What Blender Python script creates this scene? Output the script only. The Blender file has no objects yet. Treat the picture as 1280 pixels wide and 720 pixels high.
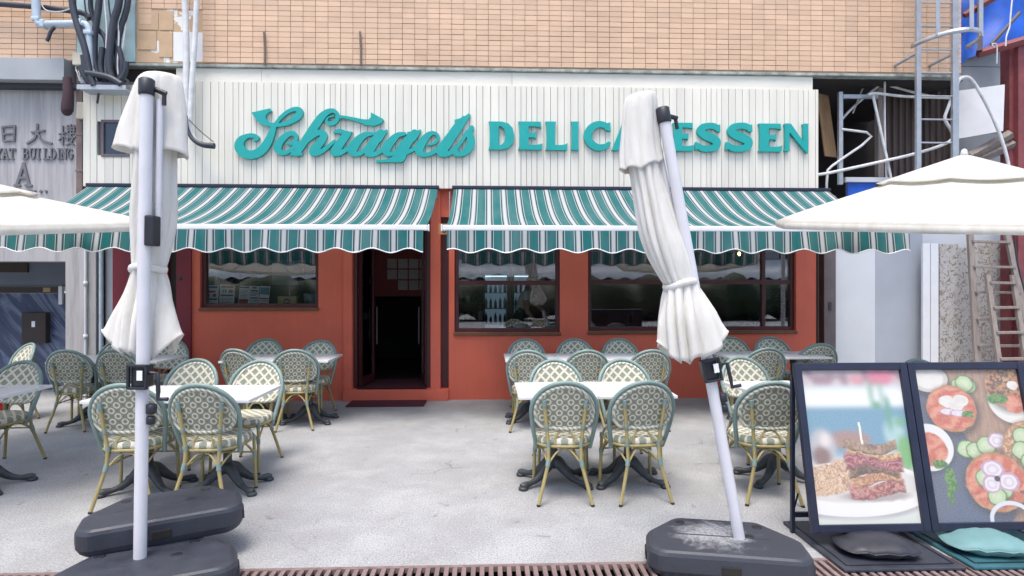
import bpy, bmesh, math, random
import numpy as np
from mathutils import Vector, Matrix, Euler, noise as mnoise
R = math.radians
random.seed(7)
scene = bpy.context.scene
COL = scene.collection

# ------------------------------------------------------------------ camera
CAM_H, FPX, YAW = 1.56, 750.0, R(2.29)
cam_d = bpy.data.cameras.new("camera")
cam = bpy.data.objects.new("camera", cam_d)
COL.objects.link(cam)
cam.location = (0, 0, CAM_H)
cam.rotation_euler = (R(90), 0, -YAW)
cam_d.sensor_width = 36.0
cam_d.lens = FPX / 1280 * 36.0
cam_d.clip_start = 0.05
cam_d.clip_end = 2000
scene.camera = cam

# ------------------------------------------------------------------ daylight
SUN_EL, SUN_AZ = R(70), R(200)       # azimuth clockwise from +Y: sun high behind the camera
world = bpy.data.worlds.new("World")
scene.world = world
world.use_nodes = True
wn = world.node_tree.nodes
wn.clear()
sky = wn.new("ShaderNodeTexSky")
sky.sky_type = 'NISHITA'
sky.sun_disc = False
sky.sun_elevation = SUN_EL
sky.sun_rotation = SUN_AZ
sky.air_density = 1.0
sky.dust_density = 3.2
sky.ozone_density = 1.0
bg = wn.new("ShaderNodeBackground")
bg.inputs[1].default_value = 0.14
wo = wn.new("ShaderNodeOutputWorld")
world.node_tree.links.new(sky.outputs[0], bg.inputs[0])
world.node_tree.links.new(bg.outputs[0], wo.inputs[0])
sun_d = bpy.data.lights.new("sun", 'SUN')
sun_d.energy = 1.4
sun_d.angle = R(24)
sun_d.color = (1.0, 0.94, 0.86)
sun = bpy.data.objects.new("sun", sun_d)
COL.objects.link(sun)
sdir = Vector((math.sin(SUN_AZ) * math.cos(SUN_EL), math.cos(SUN_AZ) * math.cos(SUN_EL), math.sin(SUN_EL)))
sun.rotation_euler = (-sdir).to_track_quat('-Z', 'Y').to_euler()
sun.location = (0, -10, 30)

vs = scene.view_settings
vs.view_transform = 'Standard'
vs.look = 'None'
vs.exposure = 1.12
vs.gamma = 1.0
vs.use_curve_mapping = False

# ------------------------------------------------------------------ survey helper: sight line through the photograph met with a plane Y = const
SY, CY = math.sin(YAW), math.cos(YAW)
def at(px, py, Y):
    u = (px - 640) / FPX
    k = Y / (CY - u * SY)
    return Vector(((SY + u * CY) * k, Y, CAM_H + (360.5 - py) / FPX * k))
def gx(px, Y): return at(px, 360, Y).x
def gz(px, py, Y): return at(px, py, Y).z

# ------------------------------------------------------------------ materials
MATS = {}
def _nodes(name):
    m = bpy.data.materials.new(name)
    m.use_nodes = True
    nt = m.node_tree
    return m, nt, nt.nodes, nt.links, nt.nodes['Principled BSDF']
def rgba(c): return (c[0], c[1], c[2], 1.0)
def N(ns, kind, **kw):
    n = ns.new(kind)
    for k, v in kw.items(): setattr(n, k, v)
    return n
def math_node(ns, ln, op, a, b=None):
    n = ns.new("ShaderNodeMath"); n.operation = op
    for i, v in enumerate((a, b)):
        if v is None: continue
        if isinstance(v, (int, float)): n.inputs[i].default_value = v
        else: ln.new(v, n.inputs[i])
    return n.outputs[0]
def mixc(ns, ln, fac, a, b, blend='MIX'):
    n = ns.new("ShaderNodeMix"); n.data_type = 'RGBA'; n.blend_type = blend
    if isinstance(fac, (int, float)): n.inputs[0].default_value = fac
    else: ln.new(fac, n.inputs[0])
    for idx, v in ((6, a), (7, b)):
        if isinstance(v, (tuple, list)): n.inputs[idx].default_value = rgba(v)
        else: ln.new(v, n.inputs[idx])
    return n.outputs[2]
def ramp(ns, ln, fac, stops, interp='LINEAR'):
    n = ns.new("ShaderNodeValToRGB"); cr = n.color_ramp; cr.interpolation = interp
    while len(cr.elements) < len(stops): cr.elements.new(0.5)
    for e, (p, c) in zip(cr.elements, stops):
        e.position = p; e.color = rgba(c) if isinstance(c, (tuple, list)) else (c, c, c, 1)
    ln.new(fac, n.inputs[0])
    return n.outputs[0]
def noise(ns, ln, vec, scale, detail=4, rough=.55, dist=0):
    n = ns.new("ShaderNodeTexNoise")
    n.inputs['Scale'].default_value = scale; n.inputs['Detail'].default_value = detail
    n.inputs['Roughness'].default_value = rough; n.inputs['Distortion'].default_value = dist
    if vec is not None: ln.new(vec, n.inputs['Vector'])
    return n.outputs['Fac']
def mapping(ns, ln, vec, scale=(1, 1, 1), rot=(0, 0, 0)):
    n = ns.new("ShaderNodeMapping")
    n.inputs['Scale'].default_value = scale; n.inputs['Rotation'].default_value = rot
    ln.new(vec, n.inputs['Vector']); return n.outputs[0]
def add_bump(ns, ln, bsdf, h, strength=.3, dist=.01):
    b = ns.new("ShaderNodeBump"); b.inputs['Strength'].default_value = strength; b.inputs['Distance'].default_value = dist
    ln.new(h, b.inputs['Height']); ln.new(b.outputs[0], bsdf.inputs['Normal'])

def M(name, col, rough=.6, var=.12, scale=6, bump=.0, bscale=60, metal=0.0, spec=.5, col2=None, stretch=(1, 1, 1), rand=0.0, coat=0.0, emit=None, island=0.0, pos=False, streak=0.0):
    if name in MATS: return MATS[name]
    m, nt, ns, ln, b = _nodes(name)
    tc = ns.new("ShaderNodeTexCoord")
    src = ns.new("ShaderNodeNewGeometry").outputs['Position'] if pos else tc.outputs['Object']
    vec = mapping(ns, ln, src, stretch)
    f = noise(ns, ln, vec, scale)
    f2 = ramp(ns, ln, f, [(.3, 0.0), (.7, 1.0)])
    a = tuple(c * (1 - var) for c in col)
    c2 = col2 if col2 else tuple(min(1, c * (1 + var)) for c in col)
    out = mixc(ns, ln, f2, a, c2)
    if streak:
        sn = noise(ns, ln, mapping(ns, ln, src, (9, 9, .5)), 1.6, 5, .65)
        out = mixc(ns, ln, ramp(ns, ln, sn, [(.45, 0.0), (.75, streak)]), out, tuple(c * .45 for c in col))
        out = mixc(ns, ln, ramp(ns, ln, noise(ns, ln, src, 16, 5, .7), [(.60, 0.0), (.78, streak * 1.6)]), out, tuple(min(1, c * 1.15 + .05) for c in col))
    if rand or island:
        oi = ns.new("ShaderNodeObjectInfo"); v = oi.outputs['Random']
        if island:
            g = ns.new("ShaderNodeNewGeometry")
            v = math_node(ns, ln, 'FRACT', math_node(ns, ln, 'ADD', v, g.outputs['Random Per Island']))
        amt = rand or island
        hsv = ns.new("ShaderNodeHueSaturation")
        ln.new(math_node(ns, ln, 'ADD', math_node(ns, ln, 'MULTIPLY', v, 2 * amt), 1 - amt), hsv.inputs['Value'])
        ln.new(out, hsv.inputs['Color']); out = hsv.outputs[0]
    ln.new(out, b.inputs['Base Color'])
    rr = ramp(ns, ln, f, [(.25, max(0, rough - .08)), (.75, min(1, rough + .08))])
    ln.new(rr, b.inputs['Roughness'])
    b.inputs['Metallic'].default_value = metal
    b.inputs['Specular IOR Level'].default_value = spec
    b.inputs['Coat Weight'].default_value = coat
    b.inputs['Coat Roughness'].default_value = .08
    if emit:
        b.inputs['Emission Color'].default_value = rgba(emit[0]); b.inputs['Emission Strength'].default_value = emit[1]
    if bump:
        add_bump(ns, ln, b, noise(ns, ln, vec, bscale, 3), bump, .004)
    MATS[name] = m
    return m

def glass_mat(name, tint=(.9, .93, .95), refl=1.0, rough=0.0):
    m, nt, ns, ln, b = _nodes(name)
    ns.remove(b)
    out = ns['Material Output']
    tr = ns.new("ShaderNodeBsdfTransparent"); tr.inputs[0].default_value = rgba(tint)
    gl = ns.new("ShaderNodeBsdfGlossy"); gl.inputs['Roughness'].default_value = rough
    gl.inputs['Color'].default_value = (refl, refl, refl, 1)
    fr = ns.new("ShaderNodeFresnel"); fr.inputs[0].default_value = 2.0
    mx = ns.new("ShaderNodeMixShader")
    ln.new(fr.outputs[0], mx.inputs[0]); ln.new(tr.outputs[0], mx.inputs[1]); ln.new(gl.outputs[0], mx.inputs[2])
    ln.new(mx.outputs[0], out.inputs[0])
    MATS[name] = m; return m

def fabric_mat(name, col, trans=.35, var=.05, scale=5, wrinkle=.5):
    m, nt, ns, ln, b = _nodes(name)
    out = ns['Material Output']
    tc = ns.new("ShaderNodeTexCoord"); v = tc.outputs['Object']
    f = noise(ns, ln, mapping(ns, ln, v, (3, 3, .7)), scale, 5, .6)
    c = mixc(ns, ln, ramp(ns, ln, f, [(.3, 1.0), (.6, 0.0)]), col, tuple(x * y for x, y in zip(col, (.90, .885, .85))))
    g2 = noise(ns, ln, v, 2.6, 6, .7, .8)
    c = mixc(ns, ln, ramp(ns, ln, g2, [(.58, 0.0), (.76, .14)]), c, (.50, .46, .38))
    ln.new(c, b.inputs['Base Color']); b.inputs['Roughness'].default_value = .9
    b.inputs['Specular IOR Level'].default_value = .15
    tl = ns.new("ShaderNodeBsdfTranslucent"); ln.new(c, tl.inputs[0])
    mx = ns.new("ShaderNodeMixShader"); mx.inputs[0].default_value = trans
    ln.new(b.outputs[0], mx.inputs[1]); ln.new(tl.outputs[0], mx.inputs[2]); ln.new(mx.outputs[0], out.inputs[0])
    w1 = noise(ns, ln, mapping(ns, ln, v, (14, 14, 2.2)), 1.6, 5, .6, .9)
    w2 = noise(ns, ln, v, 260, 2, .5)
    add_bump(ns, ln, b, math_node(ns, ln, 'ADD', w1, math_node(ns, ln, 'MULTIPLY', w2, .03)), wrinkle, .035)
    MATS[name] = m; return m

def awning_mat():
    m, nt, ns, ln, b = _nodes("striped_canvas")
    out = ns['Material Output']
    tc = ns.new("ShaderNodeTexCoord")
    sx = ns.new("ShaderNodeSeparateXYZ"); ln.new(tc.outputs['Object'], sx.inputs[0])
    u = math_node(ns, ln, 'FRACT', math_node(ns, ln, 'DIVIDE', sx.outputs['X'], 0.196))
    teal, dark, white, grey = (.018, .175, .178), (.010, .070, .085), (.60, .63, .63), (.26, .33, .36)
    c = ramp(ns, ln, u, [(0, white), (.19, grey), (.23, dark), (.31, white), (.345, teal), (.85, white), (.885, dark), (.96, grey)], 'CONSTANT')
    n1 = noise(ns, ln, mapping(ns, ln, tc.outputs['Object'], (3, .7, .7)), 2.2)
    c = mixc(ns, ln, ramp(ns, ln, n1, [(.35, 0.0), (.8, .22)]), c, (.42, .50, .52))
    ln.new(c, b.inputs['Base Color']); b.inputs['Roughness'].default_value = .75
    b.inputs['Specular IOR Level'].default_value = .25
    tl = ns.new("ShaderNodeBsdfTranslucent"); ln.new(c, tl.inputs[0])
    mx = ns.new("ShaderNodeMixShader"); mx.inputs[0].default_value = .40
    ln.new(b.outputs[0], mx.inputs[1]); ln.new(tl.outputs[0], mx.inputs[2]); ln.new(mx.outputs[0], out.inputs[0])
    add_bump(ns, ln, b, noise(ns, ln, tc.outputs['Object'], 9, 3), .2, .02)
    MATS["striped_canvas"] = m; return m

def weave_mat(name, kind, pitch):
    m, nt, ns, ln, b = _nodes(name)
    tc = ns.new("ShaderNodeTexCoord")
    sx = ns.new("ShaderNodeSeparateXYZ"); ln.new(tc.outputs['Object'], sx.inputs[0])
    x, v = sx.outputs['X'], sx.outputs['Y' if kind == 'seat' else 'Z']
    p = math_node(ns, ln, 'DIVIDE', math_node(ns, ln, 'ADD', x, v), pitch)
    q = math_node(ns, ln, 'DIVIDE', math_node(ns, ln, 'SUBTRACT', x, v), pitch)
    fp = math_node(ns, ln, 'SUBTRACT', math_node(ns, ln, 'FRACT', math_node(ns, ln, 'ADD', p, 20)), .5)
    fq = math_node(ns, ln, 'SUBTRACT', math_node(ns, ln, 'FRACT', math_node(ns, ln, 'ADD', q, 20)), .5)
    ap, aq = math_node(ns, ln, 'ABSOLUTE', fp), math_node(ns, ln, 'ABSOLUTE', fq)
    cream, sage, dark = (.80, .745, .63), (.30, .34, .26), (.30, .245, .14)
    strand = ns.new("ShaderNodeTexWave"); strand.inputs['Scale'].default_value = 95; strand.inputs['Distortion'].default_value = 1.5
    ln.new(tc.outputs['Object'], strand.inputs['Vector'])
    if kind == 'back':
        d = math_node(ns, ln, 'SQRT', math_node(ns, ln, 'ADD', math_node(ns, ln, 'MULTIPLY', fp, fp), math_node(ns, ln, 'MULTIPLY', fq, fq)))
        ring = ramp(ns, ln, d, [(0, dark), (.10, sage), (.22, cream), (.41, sage), (.60, dark)], 'CONSTANT')
        col = ring
        h = ramp(ns, ln, d, [(.0, .1), (.2, .3), (.32, 1.0), (.42, .3), (.6, .0)])
    else:
        mx_ = math_node(ns, ln, 'MAXIMUM', ap, aq)
        col = ramp(ns, ln, mx_, [(0, dark), (.05, sage), (.355, cream)], 'CONSTANT')
        h = ramp(ns, ln, mx_, [(.2, .2), (.42, 1.0)])
    col = mixc(ns, ln, math_node(ns, ln, 'MULTIPLY', strand.outputs['Fac'], .22), col, (.10, .11, .09), 'MULTIPLY')
    ln.new(col, b.inputs['Base Color']); b.inputs['Roughness'].default_value = .5
    hh = math_node(ns, ln, 'ADD', h, math_node(ns, ln, 'MULTIPLY', strand.outputs['Fac'], .4))
    add_bump(ns, ln, b, hh, .6, .004)
    MATS[name] = m; return m

def wrap_mat(name, c1, c2, scale):
    m, nt, ns, ln, b = _nodes(name)
    tc = ns.new("ShaderNodeTexCoord")
    w = ns.new("ShaderNodeTexWave"); w.inputs['Scale'].default_value = scale; w.wave_type = 'BANDS'; w.bands_direction = 'DIAGONAL'
    w.inputs['Distortion'].default_value = .6
    ln.new(tc.outputs['Object'], w.inputs['Vector'])
    c = ramp(ns, ln, w.outputs['Fac'], [(.0, c1), (.62, c2)], 'CONSTANT')
    ln.new(c, b.inputs['Base Color']); b.inputs['Roughness'].default_value = .55
    MATS[name] = m; return m

def ground_mat():
    m, nt, ns, ln, b = _nodes("worn_concrete")
    tc = ns.new("ShaderNodeTexCoord"); v = tc.outputs['Object']
    big = noise(ns, ln, v, .45, 5, .6, .4)
    mid = noise(ns, ln, v, 2.2, 6, .65, .3)
    fine = noise(ns, ln, v, 85, 3, .7)
    c = ramp(ns, ln, big, [(.30, (.31, .322, .332)), (.55, (.375, .388, .398)), (.75, (.425, .437, .447))])
    c = mixc(ns, ln, ramp(ns, ln, mid, [(.38, .45), (.56, 0.0)]), c, (.27, .27, .275))
    c = mixc(ns, ln, ramp(ns, ln, mid, [(.54, 0.0), (.72, .5)]), c, (.49, .49, .49))
    c = mixc(ns, ln, ramp(ns, ln, fine, [(.36, .9), (.47, 0.0)]), c, (.19, .19, .195))
    c = mixc(ns, ln, ramp(ns, ln, fine, [(.58, 0.0), (.68, .5)]), c, (.72, .72, .71))
    st = noise(ns, ln, mapping(ns, ln, v, (1, 1.7, 1)), 1.15, 7, .72, .25)
    c = mixc(ns, ln, ramp(ns, ln, st, [(.56, 0.0), (.72, .36)]), c, (.23, .22, .205))
    sp = noise(ns, ln, v, 7.0, 4, .6, .6)
    c = mixc(ns, ln, ramp(ns, ln, sp, [(.66, 0.0), (.71, .55)]), c, (.15, .14, .13))
    grit = noise(ns, ln, v, 210, 2, .6)
    c = mixc(ns, ln, ramp(ns, ln, grit, [(.33, .9), (.45, 0.0)]), c, (.15, .148, .145))
    # long hairline cracks
    vo = ns.new("ShaderNodeTexVoronoi"); vo.feature = 'DISTANCE_TO_EDGE'; vo.inputs['Scale'].default_value = .32
    wob = ns.new("ShaderNodeTexNoise"); wob.inputs['Scale'].default_value = 2.5; wob.inputs['Detail'].default_value = 6
    ln.new(v, wob.inputs['Vector'])
    va = ns.new("ShaderNodeVectorMath"); va.operation = 'MULTIPLY_ADD'
    ln.new(wob.outputs['Color'], va.inputs[0]); va.inputs[1].default_value = (.55, .55, .55); ln.new(v, va.inputs[2])
    ln.new(va.outputs[0], vo.inputs['Vector'])
    crack = ramp(ns, ln, vo.outputs['Distance'], [(.0015, 1.0), (.004, 0.0)])
    mask = ramp(ns, ln, noise(ns, ln, v, .7, 2), [(.52, 0.0), (.6, 1.0)])
    cf = math_node(ns, ln, 'MULTIPLY', crack, mask)
    c = mixc(ns, ln, math_node(ns, ln, 'MULTIPLY', cf, .7), c, (.12, .115, .11))
    ln.new(c, b.inputs['Base Color'])
    b.inputs['Roughness'].default_value = .8
    b.inputs['Specular IOR Level'].default_value = .3
    hh = math_node(ns, ln, 'ADD', math_node(ns, ln, 'MULTIPLY', fine, .6), math_node(ns, ln, 'MULTIPLY', mid, .8))
    add_bump(ns, ln, b, hh, .35, .006)
    MATS["worn_concrete"] = m; return m

def floral_mat():
    m, nt, ns, ln, b = _nodes("floral_paper")
    tc = ns.new("ShaderNodeTexCoord"); v = tc.outputs['Object']
    n1 = noise(ns, ln, v, 11, 3, .5, 2.2)
    c = ramp(ns, ln, n1, [(.0, (.46, .45, .44)), (.53, (.46, .45, .44)), (.55, (.20, .15, .11)), (.63, (.29, .23, .16)), (.66, (.44, .43, .41))])
    st = noise(ns, ln, mapping(ns, ln, v, (9, 1, .6)), 2)
    c = mixc(ns, ln, ramp(ns, ln, st, [(.5, 0.0), (.62, .35)]), c, (.33, .31, .30))
    ln.new(c, b.inputs['Base Color']); b.inputs['Roughness'].default_value = .6
    MATS["floral_paper"] = m; return m

def marble_mat():
    m, nt, ns, ln, b = _nodes("blue_marble")
    tc = ns.new("ShaderNodeTexCoord"); v = tc.outputs['Object']
    n1 = noise(ns, ln, mapping(ns, ln, mapping(ns, ln, v, (1, 1, 1), (0, R(-52), 0)), (.45, 1, 3.4)), 1.5, 6, .6, .8)
    c = ramp(ns, ln, n1, [(.3, (.022, .032, .07)), (.5, (.045, .065, .13)), (.58, (.14, .18, .27)), (.64, (.05, .07, .14))])
    ln.new(c, b.inputs['Base Color']); b.inputs['Roughness'].default_value = .22
    MATS["blue_marble"] = m; return m

def stone_mat():
    m, nt, ns, ln, b = _nodes("streaked_stone")
    tc = ns.new("ShaderNodeTexCoord"); v = tc.outputs['Object']
    n1 = noise(ns, ln, mapping(ns, ln, v, (7, 7, .5)), 2.4, 5, .6, .3)
    c = ramp(ns, ln, n1, [(.3, (.29, .28, .29)), (.5, (.38, .37, .375)), (.7, (.45, .435, .44))])
    ln.new(c, b.inputs['Base Color']); b.inputs['Roughness'].default_value = .55
    MATS["streaked_stone"] = m; return m

def vcol_mat(name, rough=.4, coat=.2):
    m, nt, ns, ln, b = _nodes(name)
    a = ns.new("ShaderNodeVertexColor"); a.layer_name = "print"
    tc = ns.new("ShaderNodeTexCoord")
    n1 = noise(ns, ln, tc.outputs['Object'], 140, 3)
    c = mixc(ns, ln, ramp(ns, ln, n1, [(.3, .0), (.75, .16)]), a.outputs[0], (.8, .8, .8))
    ln.new(c, b.inputs['Base Color']); b.inputs['Roughness'].default_value = rough
    b.inputs['Coat Weight'].default_value = coat; b.inputs['Coat Roughness'].default_value = .12
    MATS[name] = m; return m

def scuff_mat():
    m, nt, ns, ln, b = _nodes("scuffed_plastic")
    tc = ns.new("ShaderNodeTexCoord"); v = tc.outputs['Object']
    sx = ns.new("ShaderNodeSeparateXYZ"); ln.new(v, sx.inputs[0])
    n1 = noise(ns, ln, v, 9, 6, .7, .8); n2 = noise(ns, ln, v, 60, 3)
    dx = math_node(ns, ln, 'MULTIPLY', math_node(ns, ln, 'ADD', sx.outputs['X'], .05), 3.6)
    dy = math_node(ns, ln, 'MULTIPLY', math_node(ns, ln, 'ADD', sx.outputs['Y'], -.02), 4.2)
    rr = math_node(ns, ln, 'SQRT', math_node(ns, ln, 'ADD', math_node(ns, ln, 'MULTIPLY', dx, dx), math_node(ns, ln, 'MULTIPLY', dy, dy)))
    f = math_node(ns, ln, 'SUBTRACT', math_node(ns, ln, 'ADD', n1, .32), math_node(ns, ln, 'MULTIPLY', rr, .55))
    f = math_node(ns, ln, 'MULTIPLY', ramp(ns, ln, f, [(.36, 0.0), (.62, .75)]), ramp(ns, ln, n2, [(.3, .35), (.6, 1.0)]))
    base = mixc(ns, ln, n1, (.028, .032, .045), (.05, .055, .07))
    ln.new(mixc(ns, ln, f, base, (.42, .43, .45)), b.inputs['Base Color']); b.inputs['Roughness'].default_value = .5
    add_bump(ns, ln, b, noise(ns, ln, v, 160, 3), .35, .004)
    MATS["scuffed_plastic"] = m; return m

def patch_mat():
    m, nt, ns, ln, b = _nodes("bare_render")
    tc = ns.new("ShaderNodeTexCoord"); v = tc.outputs['Object']
    n1 = noise(ns, ln, v, 3.2, 5, .6, .5)
    c = ramp(ns, ln, n1, [(.0, (.46, .33, .22)), (.60, (.52, .37, .24)), (.615, (.72, .72, .70)), (1, (.76, .76, .74))])
    ln.new(c, b.inputs['Base Color']); b.inputs['Roughness'].default_value = .85
    MATS["bare_render"] = m; return m

MM = {}
def setup_mats():
    g = MM
    g['ground'] = ground_mat()
    g['canvas'] = awning_mat()
    g['glass'] = glass_mat("window_glass")
    g['parasol'] = fabric_mat("cream_parasol_cloth", (.86, .85, .82), .32, wrinkle=.28)
    g['parasol_open'] = fabric_mat("white_parasol_cloth", (.84, .83, .79), .48, wrinkle=.10)
    g['weave_back'] = weave_mat("weave_rings", 'back', .082)
    g['weave_front'] = weave_mat("weave_diamonds", 'front', .088)
    g['weave_seat'] = weave_mat("weave_seat", 'seat', .085)
    g['border'] = wrap_mat("braided_border", (.66, .60, .49), (.24, .33, .30), 17)
    g['floral'] = floral_mat(); g['marble'] = marble_mat(); g['stone'] = stone_mat(); g['patch'] = patch_mat()
    g['print'] = vcol_mat("poster_print")
    g['red'] = M("coral_red_render", (.74, .15, .088), .6, .09, 1.3, .25, 60, pos=True, streak=.09)
    g['darkred'] = M("crimson_panel", (.20, .012, .025), .45, .1, 3)
    g['maroon'] = M("maroon_frame", (.075, .016, .02), .4, .15, 5)
    g['brown'] = M("brown_ledge", (.16, .075, .035), .55, .2, 8)
    g['tile'] = M("peach_tile", (.62, .425, .29), .42, .07, 1.1, .1, 40, rand=0, island=.075, pos=True)
    g['mortar'] = M("tile_grout", (.55, .415, .31), .9, .15, 30)
    g['plank'] = M("white_painted_plank", (.70, .675, .60), .5, .06, 1.3, .12, 50, stretch=(5, 5, .5), rand=.05, pos=True)
    g['strip'] = M("fascia_strip", (.68, .665, .60), .6, .07, 2, stretch=(.6, 1, 3))
    g['letter'] = M("teal_letter", (.006, .325, .31), .35, .05, 5)
    g['greenedge'] = M("weathered_green_trim", (.30, .33, .31), .8, .45, 9)
    g['white'] = M("white_enamel", (.72, .73, .75), .38, .04, 5)
    g['pole'] = M("white_aluminium", (.62, .62, .66), .34, .04, 8)
    g['black'] = M("black_plastic", (.018, .020, .028), .42, .2, 9)
    g['tank'] = M("blow_moulded_plastic", (.035, .040, .055), .48, .22, 7, .35, 160)
    g['scuff'] = scuff_mat()
    g['iron'] = M("cast_iron", (.045, .052, .058), .5, .3, 20, .3, 60)
    g['sage'] = M("sage_rattan", (.20, .285, .27), .45, .1, 14, .25, 130)
    g['bamboo'] = M("olive_bamboo", (.36, .30, .13), .42, .16, 12, .1, 70, stretch=(1, 1, .25), rand=.06)
    g['table'] = M("white_laminate", (.72, .73, .75), .3, .03, 3)
    g['frame'] = M("navy_frame", (.016, .020, .042), .38, .15, 6)
    g['tealplate'] = M("teal_plate", (.03, .115, .14), .5, .15, 5)
    g['tealbag'] = M("teal_sandbag", (.13, .26, .27), .6, .1, 7, .3, 60)
    g['blackbag'] = M("black_sandbag", (.022, .024, .034), .5, .15, 7, .3, 60)
    g['mat'] = M("maroon_mat", (.085, .012, .022), .95, .25, 60, .5, 300)
    g['grate'] = M("rusty_grate", (.19, .135, .13), .75, .3, 14, .4, 90, rand=.12)
    g['pit'] = M("drain_pit", (.02, .018, .016), .9, .2, 9)
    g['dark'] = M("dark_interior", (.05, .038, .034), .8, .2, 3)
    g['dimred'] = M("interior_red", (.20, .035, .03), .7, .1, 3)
    g['paper'] = M("paper_white", (.78, .79, .80), .7, .04, 8)
    g['steel'] = M("galvanised_steel", (.42, .44, .47), .42, .12, 10, metal=.55)
    g['rust'] = M("red_oxide_steel", (.20, .050, .055), .6, .25, 6, .2, 40)
    g['brownsteel'] = M("brown_grey_post", (.13, .105, .11), .6, .15, 6)
    g['tarp'] = M("blue_tarpaulin", (.012, .10, .52), .45, .25, 4, .5, 12)
    g['clad'] = M("grey_cladding", (.30, .32, .35), .55, .12, 2.5, stretch=(1, 1, .5))
    g['wallw'] = M("pale_render", (.58, .61, .65), .7, .06, 1.4)
    g['wallg'] = M("grey_render", (.36, .39, .44), .75, .10, 1.2)
    g['wood'] = M("old_timber", (.25, .215, .195), .75, .22, 6, .3, 40, stretch=(6, 6, .6))
    g['ply'] = M("plywood", (.27, .165, .085), .7, .2, 4, stretch=(5, 5, .6))
    g['corr'] = M("rusty_sheet", (.09, .066, .058), .75, .4, 3, .3, 30, stretch=(4, 1, .5))
    g['hose'] = M("black_hose", (.030, .036, .052), .5, .2, 8)
    g['pvc'] = M("grey_pvc", (.42, .50, .58), .4, .08, 6)
    g['wrap'] = M("white_lagging", (.62, .63, .64), .6, .2, 6, .4, 25)
    g['bluewall'] = M("pale_blue_paint", (.36, .50, .54), .75, .18, 4)
    g['duct'] = M("rust_brown_duct", (.17, .125, .115), .7, .25, 5)
    g['canopygrey'] = M("grey_soffit", (.34, .36, .38), .6, .1, 2)
    g['inkgrey'] = M("engraved_grey", (.15, .15, .165), .6, .1, 8)
    g['cream'] = M("cream_box", (.62, .58, .47), .5, .06, 5)
    g['kraft'] = M("kraft_card", (.42, .31, .14), .7, .1, 8)
    g['firered'] = M("extinguisher_red", (.36, .012, .02), .3, .05, 5)
    g['orange'] = M("amber_sign", (.55, .24, .09), .5, .08, 6)
    g['leaf'] = M("leaf_green", (.045, .085, .03), .5, .35, 9)
    g['skin'] = M("skin", (.42, .24, .16), .5, .06, 8)
    g['shirt'] = M("cream_shirt", (.70, .66, .58), .85, .06, 8)
    g['apron'] = M("black_apron", (.02, .02, .028), .8, .1, 8)
    g['trouser'] = M("light_grey_cotton", (.50, .51, .55), .85, .08, 8)
    g['hair'] = M("dark_hair", (.02, .015, .012), .6, .2, 20)
    g['glow'] = M("cooler_light", (.7, .8, .95), .5, .02, 3, emit=((.7, .86, 1.0), 1.1))
    g['coolback'] = M('cooler_back', (.7, .75, .8), .5, .02, 3, emit=((.6, .8, 1.0), .09))
    g['dimpaper'] = M('shaded_paper', (.42, .36, .34), .8, .06, 8)  # white paper darkened in colour for the dim doorway
    g['bulb'] = M("warm_bulb", (.9, .6, .2), .5, .02, 3, emit=((1, .5, .12), 14.0))
    g['tealwhite'] = M("pale_teal_print", (.15, .32, .38), .6, .05, 5)
    g['redprint'] = M("red_print", (.36, .05, .05), .6, .05, 5)
    g['blueprint'] = M("blue_print", (.05, .16, .32), .6, .05, 5)
    g['ink'] = M("dark_ink", (.04, .045, .06), .6, .05, 5)
    g['bottle'] = M("bottle_glass", (.05, .09, .07), .15, .3, 3, rand=.5)
    g['added_hedge'] = M("hedge_green", (.030, .048, .022), .7, .5, 7, .6, 12)
    g['asph'] = M("opposite_wall", (.16, .15, .15), .8, .2, .6)
setup_mats()

# ------------------------------------------------------------------ geometry helpers
def catmull(pts, n=6):
    pts = [Vector(p) for p in pts]
    if len(pts) < 3: return pts
    P = [pts[0] * 2 - pts[1]] + pts + [pts[-1] * 2 - pts[-2]]
    out = []
    for i in range(1, len(P) - 2):
        for k in range(n):
            t = k / n
            a, b, c, d = P[i - 1], P[i], P[i + 1], P[i + 2]
            out.append(.5 * ((2 * b) + (c - a) * t + (2 * a - 5 * b + 4 * c - d) * t * t + (3 * b - a - 3 * c + d) * t ** 3))
    out.append(P[-2])
    return out

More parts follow.
